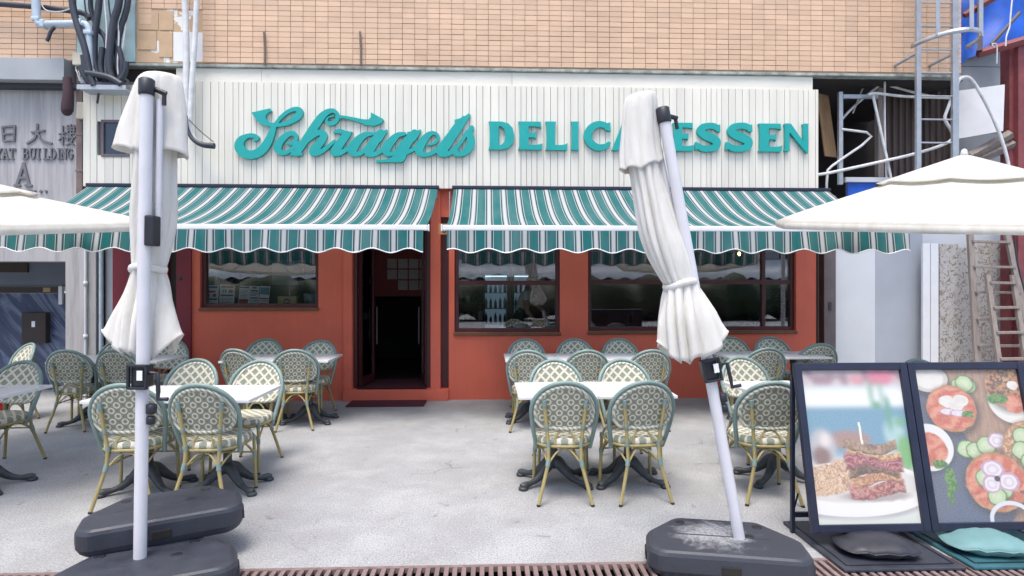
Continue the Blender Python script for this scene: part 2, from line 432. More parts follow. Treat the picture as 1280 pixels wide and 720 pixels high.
class MB:
    """collects shapes; build() links them as one mesh object"""
    def __init__(s): s.v, s.f, s.mi, s.sm = [], [], [], []
    def add(s, vs, fs, mi=0, smooth=False):
        o = len(s.v); s.v += [tuple(v) for v in vs]
        for f in fs: s.f.append(tuple(i + o for i in f)); s.mi.append(mi); s.sm.append(smooth)
        return s
    def box(s, c, d, rot=None, bev=0.0, mi=0):
        hx, hy, hz = d[0] / 2, d[1] / 2, d[2] / 2
        c = Vector(c); rm = Euler(rot).to_matrix() if rot is not None else None
        if bev <= 0:
            vs = [Vector((x, y, z)) for x in (-hx, hx) for y in (-hy, hy) for z in (-hz, hz)]
            fs = [(0, 1, 3, 2), (4, 6, 7, 5), (0, 4, 5, 1), (2, 3, 7, 6), (0, 2, 6, 4), (1, 5, 7, 3)]
        else:
            b = min(bev, hx * .9, hy * .9, hz * .9)
            bm = bmesh.new(); bmesh.ops.create_cube(bm, size=1)
            for v in bm.verts: v.co = Vector((v.co.x * d[0], v.co.y * d[1], v.co.z * d[2]))
            bmesh.ops.bevel(bm, geom=list(bm.edges), offset=b, segments=2, affect='EDGES', profile=.6)
            bm.verts.ensure_lookup_table()
            vs = [v.co.copy() for v in bm.verts]; fs = [tuple(v.index for v in f.verts) for f in bm.faces]
            bm.free()
        vs = [((rm @ v) if rm else v) + c for v in vs]
        return s.add(vs, fs, mi)
    def tube(s, pts, r, seg=8, smooth_n=0, mi=0, cap=True, closed=False, flat=1.0):
        pts = [Vector(p) for p in pts]
        rs = list(r) if isinstance(r, (list, tuple)) else [r] * len(pts)
        if smooth_n:
            q = catmull([(p.x, p.y, p.z) for p in pts], smooth_n)
            rr = catmull([(a, 0, 0) for a in rs], smooth_n)
            pts, rs = q, [a.x for a in rr]
        n = len(pts); vs = []; fs = []
        up = None
        for i, p in enumerate(pts):
            if closed: t = (pts[(i + 1) % n] - pts[i - 1])
            else: t = (pts[min(i + 1, n - 1)] - pts[max(i - 1, 0)])
            if t.length < 1e-9: t = Vector((0, 0, 1))
            t.normalize()
            if up is None: up = Vector((0, 0, 1)) if abs(t.z) < .9 else Vector((0, 1, 0))
            a = t.cross(up)
            if a.length < 1e-6: a = t.cross(Vector((1, 0, 0)))
            a.normalize(); b = a.cross(t).normalized(); up = b
            for k in range(seg):
                an = 2 * math.pi * k / seg
                vs.append(p + a * (math.cos(an) * rs[i]) + b * (math.sin(an) * rs[i] * flat))
        m = n if closed else n - 1
        for i in range(m):
            j = (i + 1) % n
            for k in range(seg):
                l = (k + 1) % seg
                fs.append((i * seg + k, i * seg + l, j * seg + l, j * seg + k))
        s.add(vs, fs, mi, seg > 5)
        if cap and not closed:
            s.add(vs[:seg], [tuple(range(seg))], mi); s.add(vs[-seg:], [tuple(reversed(range(seg)))], mi)
        return s
    def lathe(s, prof, seg=20, c=(0, 0, 0), mi=0):
        c = Vector(c); vs = []; fs = []
        for (r, z) in prof:
            for k in range(seg):
                a = 2 * math.pi * k / seg
                vs.append(c + Vector((r * math.cos(a), r * math.sin(a), z)))
        for i in range(len(prof) - 1):
            for k in range(seg):
                l = (k + 1) % seg
                fs.append((i * seg + k, i * seg + l, (i + 1) * seg + l, (i + 1) * seg + k))
        fs.append(tuple(reversed(range(seg)))); n = (len(prof) - 1) * seg; fs.append(tuple(range(n, n + seg)))
        return s.add(vs, fs, mi, True)
    def grid(s, fn, nu, nv, mi=0, smooth=True, wrap_u=False):
        vs = [Vector(fn(i / nu, j / nv)) for j in range(nv + 1) for i in range(nu + (0 if wrap_u else 1))]
        w = nu if wrap_u else nu + 1; fs = []
        for j in range(nv):
            for i in range(nu):
                i2 = (i + 1) % w if wrap_u else i + 1
                fs.append((j * w + i, j * w + i2, (j + 1) * w + i2, (j + 1) * w + i))
        return s.add(vs, fs, mi, smooth)
    def prism(s, outline, z0, z1, inset=0.0, mi=0):
        """outline list of (x,y); vertical walls, top edge rounded by inset"""
        n = len(outline); cx = sum(p[0] for p in outline) / n; cy = sum(p[1] for p in outline) / n
        L = [(z0, .0 if not inset else inset * .5), (z0 + inset, 0), (z1 - inset, 0), (z1 - inset * .35, inset * .35), (z1, inset)] if inset else [(z0, 0), (z1, 0)]
        vs = []; fs = []
        for z, o in L:
            for x, y in outline:
                d = Vector((x - cx, y - cy, 0)); l = d.length
                k = (l - o * 1.2) / l
                vs.append((cx + d.x * k, cy + d.y * k, z))
        for i in range(len(L) - 1):
            for k in range(n):
                l = (k + 1) % n
                fs.append((i * n + k, i * n + l, (i + 1) * n + l, (i + 1) * n + k))
        fs.append(tuple(reversed(range(n)))); m = (len(L) - 1) * n; fs.append(tuple(range(m, m + n)))
        return s.add(vs, fs, mi)
    def mesh(s, name, mats):
        me = bpy.data.meshes.new(name); me.from_pydata(s.v, [], s.f)
        for m in (mats if isinstance(mats, (list, tuple)) else [mats]): me.materials.append(m)
        me.polygons.foreach_set('material_index', s.mi)
        me.polygons.foreach_set('use_smooth', s.sm)
        me.update(); return me
    def build(s, name, mats, parent=None, loc=None, rot=None):
        return link(name, s.mesh(name, mats), parent, loc, rot)

def link(name, me, parent=None, loc=None, rot=None):
    o = bpy.data.objects.new(name, me); COL.objects.link(o)
    if parent is not None: o.parent = parent
    if loc is not None: o.location = loc
    if rot is not None: o.rotation_euler = rot
    return o
def tag(o, label, cat, group=None):
    o['label'] = label; o['category'] = cat
    if group: o['group'] = group
    return o
def root(name, label, cat, loc=(0, 0, 0), rot=(0, 0, 0), group=None):
    o = bpy.data.objects.new(name, None); COL.objects.link(o)
    o.empty_display_size = .1
    o.location = loc; o.rotation_euler = rot
    return tag(o, label, cat, group)
def copy_tree(o, parent=None):
    c = o.copy(); COL.objects.link(c); c.parent = parent
    for ch in list(o.children): copy_tree(ch, c)
    return c
def box_obj(name, c, d, m, parent=None, rot=None, bev=0.0):
    return MB().box((0, 0, 0), d, None, bev).build(name, m, parent, c, rot)
def pbox(x0, x1, y0, y1, z0, z1): return ((x0 + x1) / 2, (y0 + y1) / 2, (z0 + z1) / 2), (x1 - x0, y1 - y0, z1 - z0)
def struct(o): o['kind'] = 'structure'; return o

# shapes drawn in the XZ plane from strokes of varying width and polygons, joined into one clean outline, then given depth
def shape_mesh(name, strokes=(), polys=(), holes=(), res=.01, depth=.03, mat=None, bounds_pad=.02):
    caps = []
    for st in strokes:
        q = catmull([(a, b, w) for a, b, w in st], 7) if len(st) > 2 else [Vector(p) for p in st]
        caps += [(q[i], q[i + 1]) for i in range(len(q) - 1)]
    pts = [(p.x, p.y) for c in caps for p in c] + [p for pl in polys for p in pl]
    wmax = max([max(a.z, b.z) for a, b in caps] + [0]) / 2 + bounds_pad + 2 * res
    x0, x1 = min(p[0] for p in pts) - wmax, max(p[0] for p in pts) + wmax
    z0, z1 = min(p[1] for p in pts) - wmax, max(p[1] for p in pts) + wmax
    nx, nz = int((x1 - x0) / res) + 2, int((z1 - z0) / res) + 2
    X, Z = np.meshgrid(x0 + np.arange(nx) * res, z0 + np.arange(nz) * res)
    D = np.full(X.shape, 1e3)
    for a, b in caps:
        dx, dz = b.x - a.x, b.y - a.y; L = dx * dx + dz * dz + 1e-12
        t = np.clip(((X - a.x) * dx + (Z - a.y) * dz) / L, 0, 1)
        D = np.minimum(D, np.hypot(X - a.x - t * dx, Z - a.y - t * dz) - (a.z + (b.z - a.z) * t) / 2)
    def poly_sd(pl):
        d = np.full(X.shape, 1e9); ins = np.zeros(X.shape, bool)
        for i in range(len(pl)):
            ax, az = pl[i]; bx, bz = pl[(i + 1) % len(pl)]
            dx, dz = bx - ax, bz - az
            t = np.clip(((X - ax) * dx + (Z - az) * dz) / (dx * dx + dz * dz + 1e-12), 0, 1)
            d = np.minimum(d, np.hypot(X - ax - t * dx, Z - az - t * dz))
            if abs(dz) > 1e-12:
                ins ^= ((az > Z) != (bz > Z)) & (X < dx * (Z - az) / dz + ax)
        return np.where(ins, -d, d)
    for pl in polys: D = np.minimum(D, poly_sd(pl))
    for pl in holes: D = np.maximum(D, -poly_sd(pl))
    D = np.where(np.abs(D) < 1e-6, 1e-6, D)
    vid = {}; vs = []; fs = []
    def gv(i, j):
        k = (i, j)
        if k not in vid: vid[k] = len(vs); vs.append((x0 + i * res, z0 + j * res))
        return vid[k]
    def ev(i, j, i2, j2):
        k = ((i, j), (i2, j2)) if (i, j) < (i2, j2) else ((i2, j2), (i, j))
        if k not in vid:
            (a, b), (c, d) = k; da, db = D[b, a], D[d, c]; t = da / (da - db)
            vid[k] = len(vs); vs.append((x0 + (a + (c - a) * t) * res, z0 + (b + (d - b) * t) * res))
        return vid[k]
    ins = D < 0
    act = np.argwhere(ins[:-1, :-1] | ins[1:, :-1] | ins[:-1, 1:] | ins[1:, 1:])
    for j, i in act:
        cs = [(i, j), (i + 1, j), (i + 1, j + 1), (i, j + 1)]
        poly = []
        for a in range(4):
            c, d = cs[a], cs[(a + 1) % 4]
            if ins[c[1], c[0]]: poly.append(gv(*c))
            if ins[c[1], c[0]] != ins[d[1], d[0]]: poly.append(ev(c[0], c[1], d[0], d[1]))
        if len(poly) >= 3: fs.append(tuple(poly))
    n = len(vs); V = [(x, -depth / 2, z) for x, z in vs] + [(x, depth / 2, z) for x, z in vs]
    F = list(fs) + [tuple(reversed([a + n for a in f])) for f in fs]
    cnt = {}
    for f in fs:
        for a in range(len(f)): cnt[(f[a], f[(a + 1) % len(f)])] = 1
    for (a, b) in cnt:
        if (b, a) not in cnt: F.append((b, a, a + n, b + n))
    me = bpy.data.meshes.new(name); me.from_pydata(V, [], F); me.materials.append(mat); me.update()
    bm = bmesh.new(); bm.from_mesh(me)
    bmesh.ops.dissolve_limit(bm, angle_limit=R(2), verts=bm.verts, edges=bm.edges)
    bmesh.ops.triangulate(bm, faces=[f for f in bm.faces if len(f.verts) > 4])
    bm.to_mesh(me); bm.free()
    return me

YW, YS = 8.40, 8.28         # shop wall, sign and tile face

# ------------------------------------------------------------------ ground, drain
def sheet(name, x0, x1, y0, y1, z, m):
    return MB().add([(x0, y0, z), (x1, y0, z), (x1, y1, z), (x0, y1, z)], [(0, 1, 2, 3)]).build(name, m)
DY0, DY1 = 3.09, 3.385
g = MB()
g.add([(-300, -300, 0), (300, -300, 0), (300, DY0, 0), (-300, DY0, 0), (-300, DY1, 0), (300, DY1, 0), (300, 300, 0), (-300, 300, 0),
       (-9, DY0, 0), (9, DY0, 0), (9, DY1, 0), (-9, DY1, 0)],
      [(0, 1, 2, 9, 8, 3), (4, 11, 10, 5, 6, 7), (3, 8, 11, 4), (9, 2, 5, 10)])
struct(g.build("ground", MM['ground']))
# drain channel with a grate of loose bars
dr = root("drain_grate", "rusty slotted drain grate let into the paving under the parasol bases", "drain", (0, (DY0 + DY1) / 2, 0))
ch = MB(); w = DY1 - DY0
ch.add([(-9, -w / 2, 0), (9, -w / 2, 0), (9, w / 2, 0), (-9, w / 2, 0), (-9, -w / 2, -.15), (9, -w / 2, -.15), (9, w / 2, -.15), (-9, w / 2, -.15)],
       [(4, 5, 6, 7), (0, 1, 5, 4), (3, 7, 6, 2), (0, 4, 7, 3), (1, 2, 6, 5)])
ch.build("channel", MM['pit'], dr)
rl = MB(); rl.box((0, -w / 2 + .014, -.012), (18, .028, .03)); rl.box((0, w / 2 - .014, -.012), (18, .028, .03))
rl.build("rim", MM['grate'], dr)
barm = MB().box((0, 0, 0), (.026, w - .057, .024), None, .003).mesh("grate_bar", MM['grate'])
x = -3.3
while x < 3.3:
    o = link("grate_bar", barm, dr, (x + random.uniform(-.002, .002), 0, -.008 + random.uniform(-.002, .001)), (0, random.uniform(-.05, .05), 0))
    x += .0495
far = MB(); 
for sgn in (-1, 1):
    x = 3.34
    while x < 8.9: far.box((sgn * x, 0, -.008), (.026, w - .057, .024)); x += .0495
far.build("grate_bars_beyond", MM['grate'], dr)['kind'] = 'stuff'

# ------------------------------------------------------------------ the deli building
B = root("deli_building", "two storey shop building with coral red ground floor and peach tiled wall above", "building", (0, YW, 0))
def BO(p): return (p[0], p[1] - YW, p[2])
XL, XR = gx(222, YW), gx(1021, YW)        # red front
ZT = 2.98
W1 = (gx(250, YW), gx(398, YW), gz(320, 385, YW), 2.38)
DO = (gx(441, YW), gx(538, YW), gz(490, 486, YW), 2.55)
SL = (gx(551, YW), gx(561, YW), gz(556, 486, YW), 2.55)
W2 = (gx(568, YW), gx(700, YW), gz(630, 416, YW), 2.36)
W3 = (gx(735, YW), gx(995, YW), gz(860, 414, YW), 2.36)
wl = MB(); T = .22
cur = XL
ops = [W1, DO, SL, W2, W3]
for (a, b, z0, z1) in ops:
    c, d = pbox(cur, a, 0, T, 0, ZT); wl.box(c, d)
    c, d = pbox(a, b, 0, T, 0, z0); wl.box(c, d)
    c, d = pbox(a, b, 0, T, z1, ZT); wl.box(c, d)
    cur = b
c, d = pbox(cur, XR, 0, T, 0, ZT); wl.box(c, d)
wl.build("wall", MM['red'], B)
for (a, b) in ((gx(430, YW), DO[0] - .004), (gx(539, YW), gx(550.5, YW))):
    c, d = pbox(a, b, -.045, -.001, 0.002, ZT - .01); box_obj("pilaster", c, d, MM['red'], B, None, .004)
c, d = pbox(gx(430, YW), gx(561, YW), -.075, -.001, 0.001, DO[2] - .012); box_obj("doorstep", c, d, MM['red'], B, None, .008)
# crimson side panel left of the red wall with a dark slot
c, d = pbox(gx(222, YW) - .002, gx(240, YW), -.03, -.001, 0.002, ZT - .02); box_obj("side_panel", c, d, MM['darkred'], B, None, .004)
c, d = pbox(gx(210, YW), gx(222, YW) - .004, .06, .1, 0, ZT); box_obj("dark_slot", c, d, MM['dark'], B)
c, d = pbox(gx(141, YW), gx(210, YW) - .002, -.005, .2, 0, ZT); box_obj("side_panel", c, d, MM['darkred'], B)
box_obj("lock", (gx(226, YW), -.035, gz(226, 349, YW)), (.05, .012, .05), MM['ink'], B, None, .003)
# upper storeys: backing, tiles one by one, plain tiled face above the frame
UX0, UX1, UZ0, UZ1 = gx(170, YS), gx(1201, YS), gz(640, 87, YS), 9.5
TB = .012
back = MB(); c, d = pbox(UX0 - .8, UX1, YS - YW + TB, 5.5, UZ0 + .01, UZ1); back.box(c, d)
upper = back.build("upper_wall", MM['mortar'], B)
tw, th, gp = .168, .0715, .006
ncol = int((UX1 - UX0) / tw); nrow = 17
tm = MB().box((0, 0, 0), (tw - gp, TB * 1.6, th - gp), None, .0025).mesh("tile", MM['tile'])
PX0, PX1, PZ1 = gx(170, YS), gx(248, YS), gz(200, 12, YS)
spots = []
for r_ in range(nrow):
    for c_ in range(ncol + 1):
        tx = UX1 - tw * (c_ + .5); tz = UZ0 + .03 + th * (r_ + .5)
        inp = tx < PX1 and tz < PZ1 and not (tx < PX0 + .16 and tz > UZ0 + .5)
        hole = gx(218, YS) < tx < gx(260, YS) and tz < gz(240, 40, YS)
        if inp or hole or tx < UX0: continue
        spots.append((tx, tz))
spots.sort(key=lambda p: (p[0] - .9) ** 2 * .05 + (p[1] - UZ0) ** 2)
vis = [p for p in spots if p[1] < 5.75]
for (tx, tz) in vis[:300]:
    link("tile", tm, upper, (tx, YS - YW + random.uniform(-.0015, .0015), tz + random.uniform(-.0015, .0015)), (random.uniform(-.012, .012), random.uniform(-.006, .006), random.uniform(-.008, .008)))
rest = MB()
for (tx, tz) in vis[300:] + [p for p in spots if p[1] >= 5.75]:
    rest.box((tx, YS - YW + random.uniform(-.001, .0012), tz), (tw - gp, TB * 1.6, th - gp), None, 0)
zz = UZ0 + .03 + th * nrow
while zz < UZ1 - .1:
    k = 0
    while k < ncol:
        rest.box((UX1 - tw * (k + .5), YS - YW, zz + th / 2), (tw - gp, TB * 1.6, th - gp)); k += 1
    zz += th
so = rest.build("tiles_beyond", MM['tile'], upper); so['kind'] = 'stuff'
# bare patch where tiles fell off
pm = MB(); c, d = pbox(PX0, PX1 + .16, YS - YW + .001, YS - YW + TB, UZ0 + .02, PZ1 + .05); pm.box(c, d); pm.build("bare_patch", MM['patch'], upper)
for (px0, px1, py0, py1) in ((172, 196, 40, 63), (173, 198, 14, 38), (200, 217, 14, 38), (199, 216, 41, 72)):
    c, d = pbox(gx(px0, YS), gx(px1, YS), YS - YW - .008, YS - YW, gz(190, py1, YS), gz(190, py0, YS)); box_obj("tile_board", c, d, M("tan_board", (.50, .35, .22), .8, .1, 6), upper, None, .003)
wp = MB(); c, d = pbox(gx(217, YS), gx(258, YS), YS - YW - .004, YS - YW + .004, UZ0 + .04, gz(240, 41, YS)); wp.box(c, d); wp.build("white_patch", MM['white'], upper)
# pale blue strip behind the hoses
c, d = pbox(gx(97, YS), UX0 - .002, YS - YW - .02, YS - YW + .011, UZ0 + .02, UZ1); box_obj("painted_strip", c, d, MM['bluewall'], upper)
# trim under the tiles, plain fascia strip
c, d = pbox(gx(150, YS), UX1, YS - YW - .014, YS - YW + .12, UZ0 - .03, UZ0 + .006); box_obj("drip_trim", c, d, MM['greenedge'], B, None, .006)
FX0, FX1 = gx(219, YS), gx(1017, YS)
FZ0 = gz(640, 108, YS)
for a, b in ((FX0, gx(326, YS)), (gx(326, YS) + .004, gx(640, YS)), (gx(640, YS) + .004, FX1)):
    c, d = pbox(a, b, YS - YW + .025, YS - YW + .06, FZ0 + .004, UZ0 - .037); box_obj("fascia_strip", c, d, MM['strip'], B)
c, d = pbox(gx(100, YS), FX1 - .003, YS - YW + .117, .22, ZT + .001, UZ0 - .036); box_obj("backing_wall", c, d, MM['dark'], B)

# interior shell
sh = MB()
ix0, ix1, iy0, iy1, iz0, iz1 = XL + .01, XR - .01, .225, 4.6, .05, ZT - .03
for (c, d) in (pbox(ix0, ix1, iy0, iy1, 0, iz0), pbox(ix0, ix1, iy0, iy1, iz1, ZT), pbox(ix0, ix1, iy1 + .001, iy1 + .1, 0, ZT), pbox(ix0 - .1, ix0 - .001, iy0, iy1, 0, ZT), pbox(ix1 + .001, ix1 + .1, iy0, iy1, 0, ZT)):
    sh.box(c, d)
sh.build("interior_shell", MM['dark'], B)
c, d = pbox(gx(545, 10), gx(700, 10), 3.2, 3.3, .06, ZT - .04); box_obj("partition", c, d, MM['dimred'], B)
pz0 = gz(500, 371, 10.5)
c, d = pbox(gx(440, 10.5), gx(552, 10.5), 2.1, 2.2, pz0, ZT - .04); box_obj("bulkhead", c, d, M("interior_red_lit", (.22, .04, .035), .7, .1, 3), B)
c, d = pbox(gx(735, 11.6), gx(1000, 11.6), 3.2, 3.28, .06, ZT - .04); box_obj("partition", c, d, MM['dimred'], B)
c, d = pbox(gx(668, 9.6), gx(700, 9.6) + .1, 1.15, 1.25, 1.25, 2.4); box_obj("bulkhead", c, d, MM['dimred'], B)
for k in range(4):
    for r_ in range(3):
        if (k, r_) == (0, 2): continue
        tag(box_obj("paper_sheet", (gx(490 + k * 13.5, 10.48), YW + 2.09, gz(500, 330 + r_ * 13.5, 10.48)), (.165, .003, .165), MM['dimpaper'], None, (0, random.uniform(-.04, .04), 0)),
            "white paper sheet pinned in a grid on the red wall inside the doorway", "paper", "paper sheets pinned inside the doorway")

# windows: frame bars, panes, transom
def window(W, transom, mull, name="window", sill=True, dy=.05):
    a, b, z0, z1 = W
    fr = MB(); t = .055
    for (c, d) in (pbox(a + .001, a + t, dy, dy + .09, z0, z1), pbox(b - t, b - .001, dy, dy + .09, z0, z1), pbox(a + t, b - t, dy + .001, dy + .089, z0, z0 + t), pbox(a + t, b - t, dy + .001, dy + .089, z1 - t, z1)):
        fr.box(c, d, None, .004)
    w = fr.build(name, MM['maroon'], B)
    zs = [z0 + t] + ([transom - .03, transom + .03] if transom else []) + [z1 - t]
    if transom:
        c, d = pbox(a + t + .001, b - t - .001, dy + .004, dy + .085, transom - .03, transom + .03); box_obj("transom", c, d, MM['maroon'], w, None, .004)
    xs = [a + t] + [v for m in mull for v in (m - .025, m + .025)] + [b - t]
    for m in mull:
        for zi in range(0, len(zs), 2):
            c, d = pbox(m - .025, m + .025, dy + .006, dy + .08, zs[zi] + .001, zs[zi + 1] - .001); box_obj("mullion", c, d, MM['maroon'], w, None, .003)
    for zi in range(0, len(zs), 2):
        for xi in range(0, len(xs), 2):
            c, d = pbox(xs[xi], xs[xi + 1], dy + .04, dy + .046, zs[zi], zs[zi + 1]); box_obj("pane", c, d, MM['glass'], w)
    if sill:
        c, d = pbox(a - .01, b + .01, -.03, dy - .001, z0 - .045, z0 - .002); box_obj("sill", c, d, MM['brown'], w, None, .004)
    return w
window(W1, None, [])
window(W2, gz(630, 354, YW), [])
window(W3, gz(900, 353, YW), [gx(957, YW)])
window(SL, gz(556, 330, YW), [], sill=False)
# doorway: frame and two glazed leaves folded inwards
a, b, z0, z1 = DO
df = MB()
for (c, d) in (pbox(a + .001, a + .05, .03, .12, z0, z1), pbox(b - .05, b - .001, .03, .12, z0, z1), pbox(a + .05, b - .05, .031, .119, z1 - .05, z1)): df.box(c, d, None, .003)
df.build("door_frame", MM['maroon'], B)
for s_, xx in ((1, a + .07), (-1, b - .07)):
    d_ = MB(); L = .50; H = z1 - z0 - .08
    for (c, d) in (pbox(-.02, .02, 0, .06, 0, H), pbox(-.02, .02, L - .06, L, 0, H), pbox(-.019, .019, .06, L - .06, 0, .12), pbox(-.019, .019, .06, L - .06, H - .08, H)): d_.box(c, d, None, .003)
    do = d_.build("door", MM['maroon'], B, (xx, .13, z0 + .015), (0, 0, R(-12) * s_))
    c, d = pbox(-.004, .004, .06, L - .06, .12, H - .08); box_obj("pane", c, d, MM['glass'], do)
    MB().tube([(s_ * .06, L - .03, .55), (s_ * .06, L - .03, 1.1)], .012).build("handle", MM['brownsteel'], do)
c, d = pbox(a + .05, b - .05, .0, .9, z0 - .011, z0 + .001); box_obj("threshold", c, d, MM['mat'], B)

# ------------------------------------------------------------------ sign board with planks and raised lettering
SX0, SX1 = gx(105, YS), gx(1022, YS)
SZ0, SZ1 = gz(640, 237, YS), gz(640, 108, YS)
S = root("shop_sign", "long white plank sign board with raised teal script and block lettering", "sign", (0, YS, 0))
c, d = pbox(SX0, SX1, .025, .06, SZ0 + .01, SZ1 - .005); box_obj("backing_board", c, d, MM['inkgrey'], S)
SW = (gx(130, YS), gx(161, YS), gz(145, 195, YS), gz(145, 153, YS))
x = SX0; k = 0
pw = [.094, .070, .112, .088, .100, .078, .106]
while x < SX1 - .01:
    wd = pw[(k * 3 + k // 4) % 7] * random.uniform(.95, 1.05); x1 = min(x + wd, SX1)
    top = SZ1 if x > gx(165, YS) else SZ1 - .06
    segs = [(SZ0, top)]
    if x1 > SW[0] and x < SW[1]: segs = [(SZ0, SW[2]), (SW[3], top)]
    for (za, zb) in segs:
        box_obj("plank", ((x + x1) / 2, random.uniform(-.0022, .0022), (za + zb) / 2), (x1 - x - .0055, .045, zb - za), MM['plank'], S, (0, random.uniform(-.0012, .0012), 0), .003)
    x = x1; k += 1
fw = MB()
for (c, d) in (pbox(SW[0] - .02, SW[0] + .015, -.035, .02, SW[2] - .02, SW[3] + .02), pbox(SW[1] - .015, SW[1] + .02, -.035, .02, SW[2] - .02, SW[3] + .02), pbox(SW[0] + .015, SW[1] - .015, -.034, .019, SW[2] - .02, SW[2] + .015), pbox(SW[0] + .015, SW[1] - .015, -.034, .019, SW[3] - .015, SW[3] + .02)): fw.box(c, d)
wf = fw.build("window_frame", MM['brownsteel'], S)
c, d = pbox(SW[0] + .016, SW[1] - .016, -.012, -.006, SW[2] + .016, SW[3] - .016); box_obj("pane", c, d, M("dark_glass", (.03, .045, .075), .12, .1, 2), wf)
c, d = pbox(SX0 - .02, gx(160, YS), -.05, .03, SZ1 - .06 + .002, SZ1 + .02); box_obj("top_rail", c, d, MM['steel'], S, None, .004)

LY = -.022 - .028
def c5(x, y, w=0): p = at(285 + x / 7.58, 120 + y / 7.58, YS - .05); return (p.x, p.z, w * .90 / 7.58 / 90.3)
def c6(x, y, w=0): p = at(435 + x / 7.53, 120 + y / 7.53, YS - .05); return (p.x, p.z, w * .90 / 7.53 / 90.3)
def s5(*l): return [c5(*p) for p in l]
def s6(*l): return [c6(*p) for p in l]
def p5(*l): return [c5(*p)[:2] for p in l]
def p6(*l): return [c6(*p)[:2] for p in l]
strokes = [
    s5((455, 275, 34), (500, 215, 36), (565, 160, 38), (635, 132, 44), (683, 148, 62), (668, 195, 72), (610, 240, 58), (540, 272, 42), (455, 284, 34), (395, 276, 34)),
    s5((440, 285, 52), (418, 360, 66), (378, 450, 84), (320, 525, 88), (240, 562, 88), (160, 548, 92), (112, 490, 96), (128, 425, 74), (185, 388, 46), (240, 382, 44), (280, 404, 46), (258, 425, 26)),
    s5((562, 455, 16), (605, 458, 34), (650, 418, 34), (630, 365, 46), (570, 372, 54), (505, 430, 70), (474, 500, 78), (512, 545, 50), (585, 528, 40), (665, 450, 36)),
    s5((655, 545, 70), (735, 425, 76), (822, 300, 84), (885, 210, 76), (945, 160, 58), (1005, 148, 42), (1042, 188, 36), (1032, 240, 40), (980, 270, 44), (938, 250, 26), (952, 212, 16), (1004, 196, 16)),
    s5((745, 440, 36), (828, 372, 52), (888, 352, 62), (912, 385, 70), (875, 450, 80), (820, 515, 84), (806, 548, 56), (860, 545, 52), (930, 505, 40), (1010, 435, 30)),
    s5((1128, 372, 76), (1070, 450, 84), (1022, 525, 92), (1015, 552, 56), (1065, 548, 50), (1130, 510, 42), (1190, 460, 34)),
    s5((1005, 352, 14), (1058, 340, 46), (1125, 362, 44)),
    s5((1035, 205, 36), (1110, 208, 28), (1205, 228, 34), (1290, 250, 46), (1370, 256, 62), (1440, 245, 56)),
    s6((228, 362, 34), (160, 374, 58), (92, 430, 86), (45, 505, 100), (62, 552, 54), (130, 540, 44), (195, 470, 34), (245, 400, 38)),
    s6((312, 358, 78), (262, 425, 88), (205, 510, 94), (192, 552, 56), (250, 556, 46), (320, 518, 42), (372, 470, 34)),
    s6((535, 362, 34), (470, 376, 54), (412, 430, 80), (362, 500, 92), (375, 550, 54), (440, 540, 42), (500, 470, 38), (555, 400, 38)),
    s6((628, 358, 78), (575, 425, 88), (525, 505, 92), (490, 560, 84)),
    s6((540, 545, 44), (615, 510, 38), (665, 470, 32)),
    s6((748, 470, 12), (820, 448, 28), (850, 395, 34), (822, 358, 32), (765, 368, 54), (708, 430, 80), (672, 500, 92), (690, 552, 58), (760, 556, 42), (830, 520, 44), (880, 470, 36)),
    s6((1092, 225, 62), (1035, 300, 94), (965, 400, 100), (895, 500, 106), (870, 548, 60), (925, 556, 48), (990, 522, 48), (1060, 445, 36), (1125, 345, 40)),
    s6((1168, 300, 34), (1145, 350, 62), (1158, 420, 82), (1140, 490, 82), (1095, 540, 62), (1040, 558, 44), (1005, 545, 32), (1045, 520, 14)),
]
polys = [p5((228, 165), (405, 125), (418, 150), (388, 165), (362, 190), (366, 225), (400, 258), (432, 266), (420, 300), (360, 290), (300, 262), (262, 215)),
         p5((585, 572), (710, 572), (712, 548), (690, 540), (620, 520)),
         p5((1090, 345), (1182, 345), (1140, 410), (1090, 400)),
         p6((218, 162), (340, 228), (318, 262), (250, 290), (150, 278), (195, 232), (218, 205)),
         p6((245, 345), (330, 340), (372, 318), (370, 345), (310, 440), (240, 380)),
         p6((560, 345), (640, 340), (688, 320), (686, 345), (625, 440), (556, 380)),
         p6((262, 612), (375, 602), (430, 570), (540, 540), (552, 575), (530, 615), (500, 630), (270, 631)),
         p6((1003, 232), (1055, 218), (1105, 195), (1138, 170), (1156, 184), (1110, 260), (1010, 290)),
         p6((1140, 300), (1155, 285), (1190, 300), (1180, 335), (1130, 345))]
me = shape_mesh("script_lettering", strokes, polys, [], .0085, .05, MM['letter'])
link("script_lettering", me, S, (0, LY, 0))
